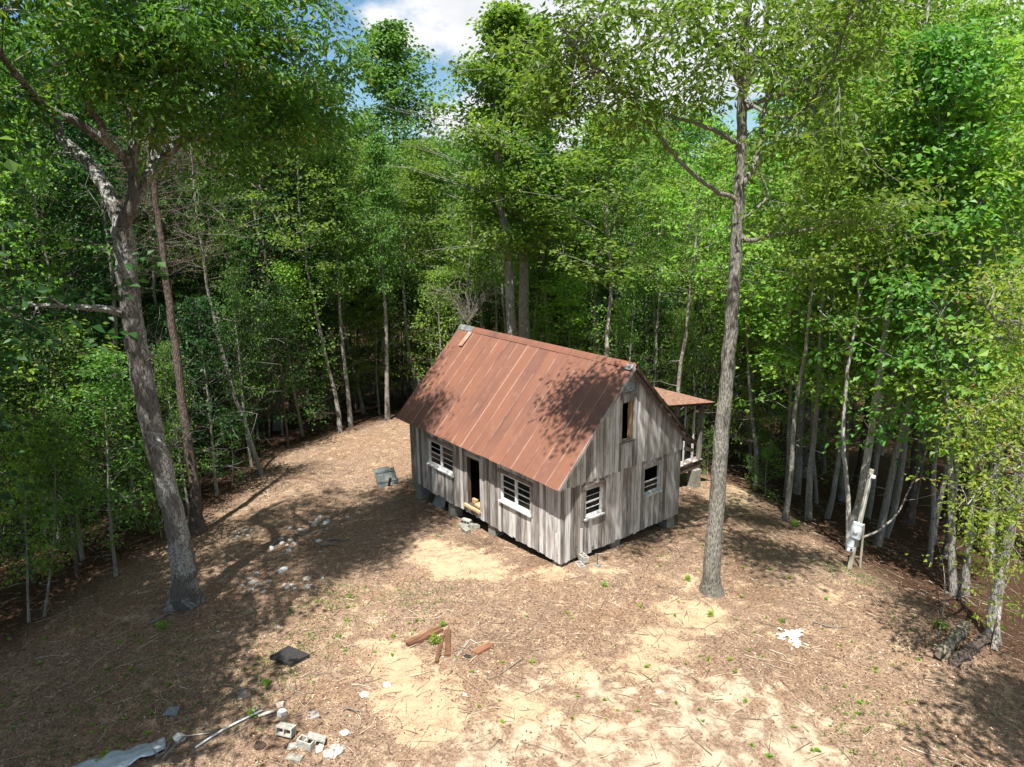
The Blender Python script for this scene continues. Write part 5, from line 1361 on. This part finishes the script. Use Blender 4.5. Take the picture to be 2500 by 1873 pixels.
# splintered white wood patch
q = G5(1935, 1555); sp = empty('splintered_wood', (q[0], q[1], float(hz(q[0], q[1]))), 'star shaped patch of white splintered wood on the right', 'wood chips')
srng = np.random.default_rng(6)
for i in range(150):
    a = srng.choice([0.2,1.6,2.6,4.0,4.9,5.6])+srng.normal(0, .28); r_ = abs(srng.normal(0, .20)); L_ = srng.uniform(.05, .17); w_ = srng.uniform(.02, .07)
    me = box_mesh('splinter', (-L_/2, -w_/2, 0), (L_/2, w_/2, .015)); o = link('splinter', me, sp, (math.cos(a)*r_*.8-.1*math.sin(a*2), math.sin(a)*r_*1.25, .015+.018*srng.uniform(0, 1.5)), [M['splinter']])
    o.rotation_euler = (srng.uniform(-.3,.3), srng.uniform(-.25,.25), a+srng.normal(0, .5))
# rotten logs at the right
def log_(a, b, ra, rb_, mat, label, lift, seed):
    A_ = G5(*a); B_ = G5(*b); A_[2] = float(hz(A_[0], A_[1]))+lift; B_[2] = float(hz(B_[0], B_[1]))+lift; n_ = 12
    rng_ = np.random.default_rng(seed); P = np.linspace(A_, B_, n_)-A_; P += rng_.normal(0, .02, P.shape)
    rad = np.linspace(ra, rb_, n_)*(1+rng_.normal(0, .07, n_)); rad[0] *= .9
    V, F = tubes([(P, rad)], 14); V = V+rng_.normal(0, .018, V.shape)
    nV = len(V); F = [tuple(f) for f in F]+[tuple(range(13, -1, -1)), tuple(range(nV-14, nV))]
    me = py_mesh('log', V, F); return tag(link('rotten_log', me, None, tuple(A_), [mat]), label, 'log', 'rotten logs at the right edge')
log_((2300,1605),(2345,1550), .17,.15, M['loglight'], 'mossy grey rotten log nearest in the pair on the right', .12, 1)
log_((2292,1615),(2352,1545), .12,.14, M['loglight'], 'pale topped stub log crossing the mossy rotten log', .22, 2)
log_((2325,1625),(2405,1565), .16,.13, BARK['dark'], 'dark half rotten log lying behind the mossy one', .10, 3)
chunk(2350, 1545, .2, M['tanrock'], 'stump_stone', 'rounded pale stone on the upper end of the logs', None, 'stone', rot=(0,0,1), th=.9)
# uprooted tangle
q = G5(2335,1460); P0 = np.array([q[0], q[1], float(hz(q[0], q[1]))+.1]); trg = np.random.default_rng(12)
pol = [(wiggle_line(trg, (0,0,0), (trg.normal(), trg.normal(), trg.uniform(-.1,.8)), trg.uniform(.4, 1.1), 5, 0, .35), np.linspace(.022, .004, 6)) for _ in range(26)]
V, F = tubes(pol, 4); o = link('root_tangle', np_mesh('root_tangle', V, F), None, tuple(P0), [BARK['dead']]); tag(o, 'grey tangle of dead roots and brush below the paired trunks', 'brush', kind='stuff')
# meter pole -------------------------------------------------------------
mb = G5(2074, 1389); mzz = float(hz(mb[0], mb[1])); mdep = (mb-CAM)@FW
best = min((np.hypot(*(W(2129/K, 1146/K, k)-mb)[:2]), k) for k in np.linspace(mdep*.7, mdep*1.1, 200)); mt_ = W(2129/K, 1146/K, best[1])
axm = Vector(mt_-mb).normalized(); PH = float(np.linalg.norm(mt_-mb))
mp_ = empty('meter_pole', (mb[0], mb[1], mzz), 'leaning wooden service pole with grey electric meter box at the slope edge', 'utility pole')
toc = Vector((CAM[0]-mb[0], CAM[1]-mb[1], 0)).normalized(); toc = (Vector(toc)+Vector((-.25,-.15,0))).normalized()
yy = (toc-axm*toc.dot(axm)).normalized()*-1; xx = yy.cross(axm).normalized()
mp_.rotation_mode = 'QUATERNION'; mp_.rotation_quaternion = Matrix((xx, yy, axm)).transposed().to_quaternion()
pol_ = box('pole', (-.065, -.05, -.3), (.065, .05, PH), M['pole'], mp_, .012)
h1 = PH*.33
mbx = box('meter_box', (-.17, -.20, h1), (.15, -.055, h1+.52), M['meter'], mp_, .018); 
bm = bmesh.new(); bmesh.ops.create_cone(bm, cap_ends=True, segments=24, radius1=.085, radius2=.075, depth=.07); me = bpy.data.meshes.new('meter_dial'); bm.to_mesh(me); bm.free()
o = link('meter_dial', me, mbx, (.16, -.02, .30), [M['meterw']]); o.rotation_euler = (R(90), 0, 0)
box('lid', (-.006, -.008, .50), (.326, .15, .535), M['meter'], mbx)
box('breaker_box', (-.19, -.15, h1-.36), (.0, -.055, h1-.03), M['meter'], mp_, .01)
ob_ = box('outlet_box', (-.17, -.14, h1-.52), (.01, -.055, h1-.375), M['meter'], mp_, .008)
box('socket', (.10, -.012, .03), (.155, -.001, .12), M['black'], ob_)
def tube_part(name, pts, r_, mat, parent, sides=6):
    Q = smooth_path(np.array(pts, float), 4); V, F = tubes([(Q, np.full(len(Q), r_))], sides); return link(name, np_mesh(name, V, F, smooth=True), parent, None, [mat])
tube_part('conduit', [(.0,-.08,h1+.52),(.02,-.075,PH*.7),(.02,-.07,PH*.94),(-.02,-.13,PH*.97)], .018, M['meter'], mp_)
tube_part('cable', [(-.02,-.13,PH*.97),(-.10,-.16,PH*.9),(-.09,-.13,PH*.8),(-.03,-.1,PH*.78)], .010, M['cable'], mp_)
tube_part('cable', [(-.02,-.13,PH*.97),(-.16,-.15,PH*.97),(-.2,-.1,PH*.95)], .008, M['cable'], mp_)
box('insulator', (.05,-.12,PH*.93), (.17,-.06,PH*.96), M['meterw'], mp_, .01)
# stake beside the pole
sb = G5(2100, 1385); so_ = W(2109/K, 1280/K, (sb-CAM)@FW-.35)
stick_ = tag(link('wooden_stake', box_mesh('wooden_stake', (-.03,-.02,-.2), (.03,.02,float(np.linalg.norm(so_-sb)))), None, tuple(sb), [M['pole']]), 'thin grey wooden stake standing right beside the meter pole', 'stake')
stick_.rotation_mode = 'QUATERNION'; stick_.rotation_quaternion = Vector(so_-sb).to_track_quat('Z', 'Y')
# bent branch leaning out from behind the pole
bd = (sb-CAM)@FW+.3
P = [W(2107/K,1312/K,bd), W(2145/K,1295/K,bd+.1), W(2190/K,1255/K,bd+.3), W(2215/K,1205/K,bd+.5), W(2250/K,1130/K,bd+.8), W(2262/K,1100/K,bd+1)]
Q = smooth_path(np.array(P)-P[0]); V, F = tubes([(Q, np.linspace(.045,.016,len(Q)))], 7)
tag(link('leaning_branch', np_mesh('leaning_branch', V, F, smooth=True), None, tuple(P[0]), [BARK['dead']]), 'bent bare branch reaching right from the meter pole', 'branch')
# metal tool stuck in the ground near the corner
q = G5(1458, 1382); tl = empty('ground_rod', (q[0], q[1], float(hz(q[0], q[1]))), 'short dark rod with a white base beside the corner block', 'rod')
tube_part('rod', [(0,0,0),(0,0,.2),(.01,0,.42)], .012, M['cable'], tl); box('foot', (-.09,-.06,0), (.09,.06,.05), M['paleply'], tl)
tube_part('handle', [(-.08,0,.42),(0,0,.425),(.08,0,.42)], .010, M['cable'], tl)

# seedlings ------------------------------------------------------------------
def plant_mesh(seed, h_, n_, ls, leaf, name):
    rng_ = np.random.default_rng(seed); A = np.stack([rng_.normal(0, h_*.25, n_), rng_.normal(0, h_*.25, n_), rng_.uniform(.1, 1, n_)*h_], 1)
    P, D = spray(rng_, A, 5, .04, .6, -.1); V, F = leaves(P, D, ls, .6, rng_)
    me = np_mesh(name, V, F, dict(v=np.repeat(rng_.uniform(.1, .95, len(P)), 4))); me.materials.append(LEAF[leaf]); return me
def rosette(seed, n_, ls, leaf):
    rng_ = np.random.default_rng(seed); D = rng_.normal(0, 1, (n_, 3)); D[:, 2] = np.abs(D[:, 2])*.7+.25
    V, F = leaves(np.zeros((n_, 3)), D, ls, .55, rng_); F = np.where(F % 4 == 0, 0, F)      # every leaf grows from the one crown point
    me = np_mesh('seedling', V, F, dict(v=np.repeat(rng_.uniform(.2, .95, n_), 4)))
    bm = bmesh.new(); bm.from_mesh(me); bmesh.ops.delete(bm, geom=[v for v in bm.verts if not v.link_faces], context='VERTS'); bm.to_mesh(me); bm.free()
    me.materials.append(LEAF[leaf]); return me
SEED = [rosette(i, 12, .072, ['beech', 'light', 'light'][i % 3]) for i in range(5)]
BUSH = [plant_mesh(20+i, .30, 22, .10, ['light', 'beech'][i % 2], 'leafy_plant') for i in range(3)]
def seedling(px, py, label, group, s=1.0, big=False):
    p = G(px, py); o = inst('leafy_plant' if big else 'seedling', rr.choice(BUSH if big else SEED), (p[0], p[1], float(hz(p[0], p[1]))), (0,0,rr.uniform(0,6)), None, s); tag(o, label, 'plant', group)
for px, py, s, lab in ((940,1390,.75,'bright green clump growing between the two front timbers'),(957,1352,.45,'small green clump at the far end of the longest beam'),(1306,1266,.45,'green weed alone on the soil right below the house corner'),
    (1716,1137,.8,'dark green bush plant at the slope edge behind the hickory'),(2028,1360,.9,'leafy green plant just above the rotten logs'),(1316,1168,.7,'climbing green sprig against the gable wall foot'),(1485,1253,.5,'green weed left of the hickory base'),
    (1860,1180,.8,'yellow green weeds at the foot of the meter pole'),(1690,1345,.4,'little weed just left of the white splinters'),(945,1160,.3,'little weed at the sand patch'),(352,1360,.8,'shaded green plant below the oak on the left'),(225,1640,.6,'green plant beside the metal sheet'),
    (1535,1330,.5,'weed in front of the hickory base'),(575,1480,.5,'weed beside the dark wood tile'),(545,1545,.5,'weed next to the white pipe')):
    seedling(px, py, lab, None, s, True)
for (x0, x1, y0, y1, n_, lab, g_) in ((660,930,1260,1420,26,'small green seedling at the shade edge below the stones','seedlings below the stones'),
    (0,420,1350,1640,46,'small green seedling in the lower left shade','seedlings in the lower left shade'),
    (960,1500,1290,1560,26,'tiny green seedling on bare soil in front of the house','seedlings in front of the house'),
    (1500,2000,1330,1640,44,'small green seedling on the sunny soil lower right','seedlings on the lower right soil'),
    (1400,1520,1150,1240,10,'small green seedling between the gable wall and the hickory','seedlings by the gable wall'),
    (1560,1830,1180,1300,12,'small seedling right of the hickory','seedlings right of the hickory'),
    (560,900,920,1120,12,'small seedling on the shaded ground left of the house','seedlings left of the house')):
    for _ in range(n_): seedling(rr.uniform(x0, x1), rr.uniform(y0, y1), lab, g_, rr.uniform(.6, 1.25))
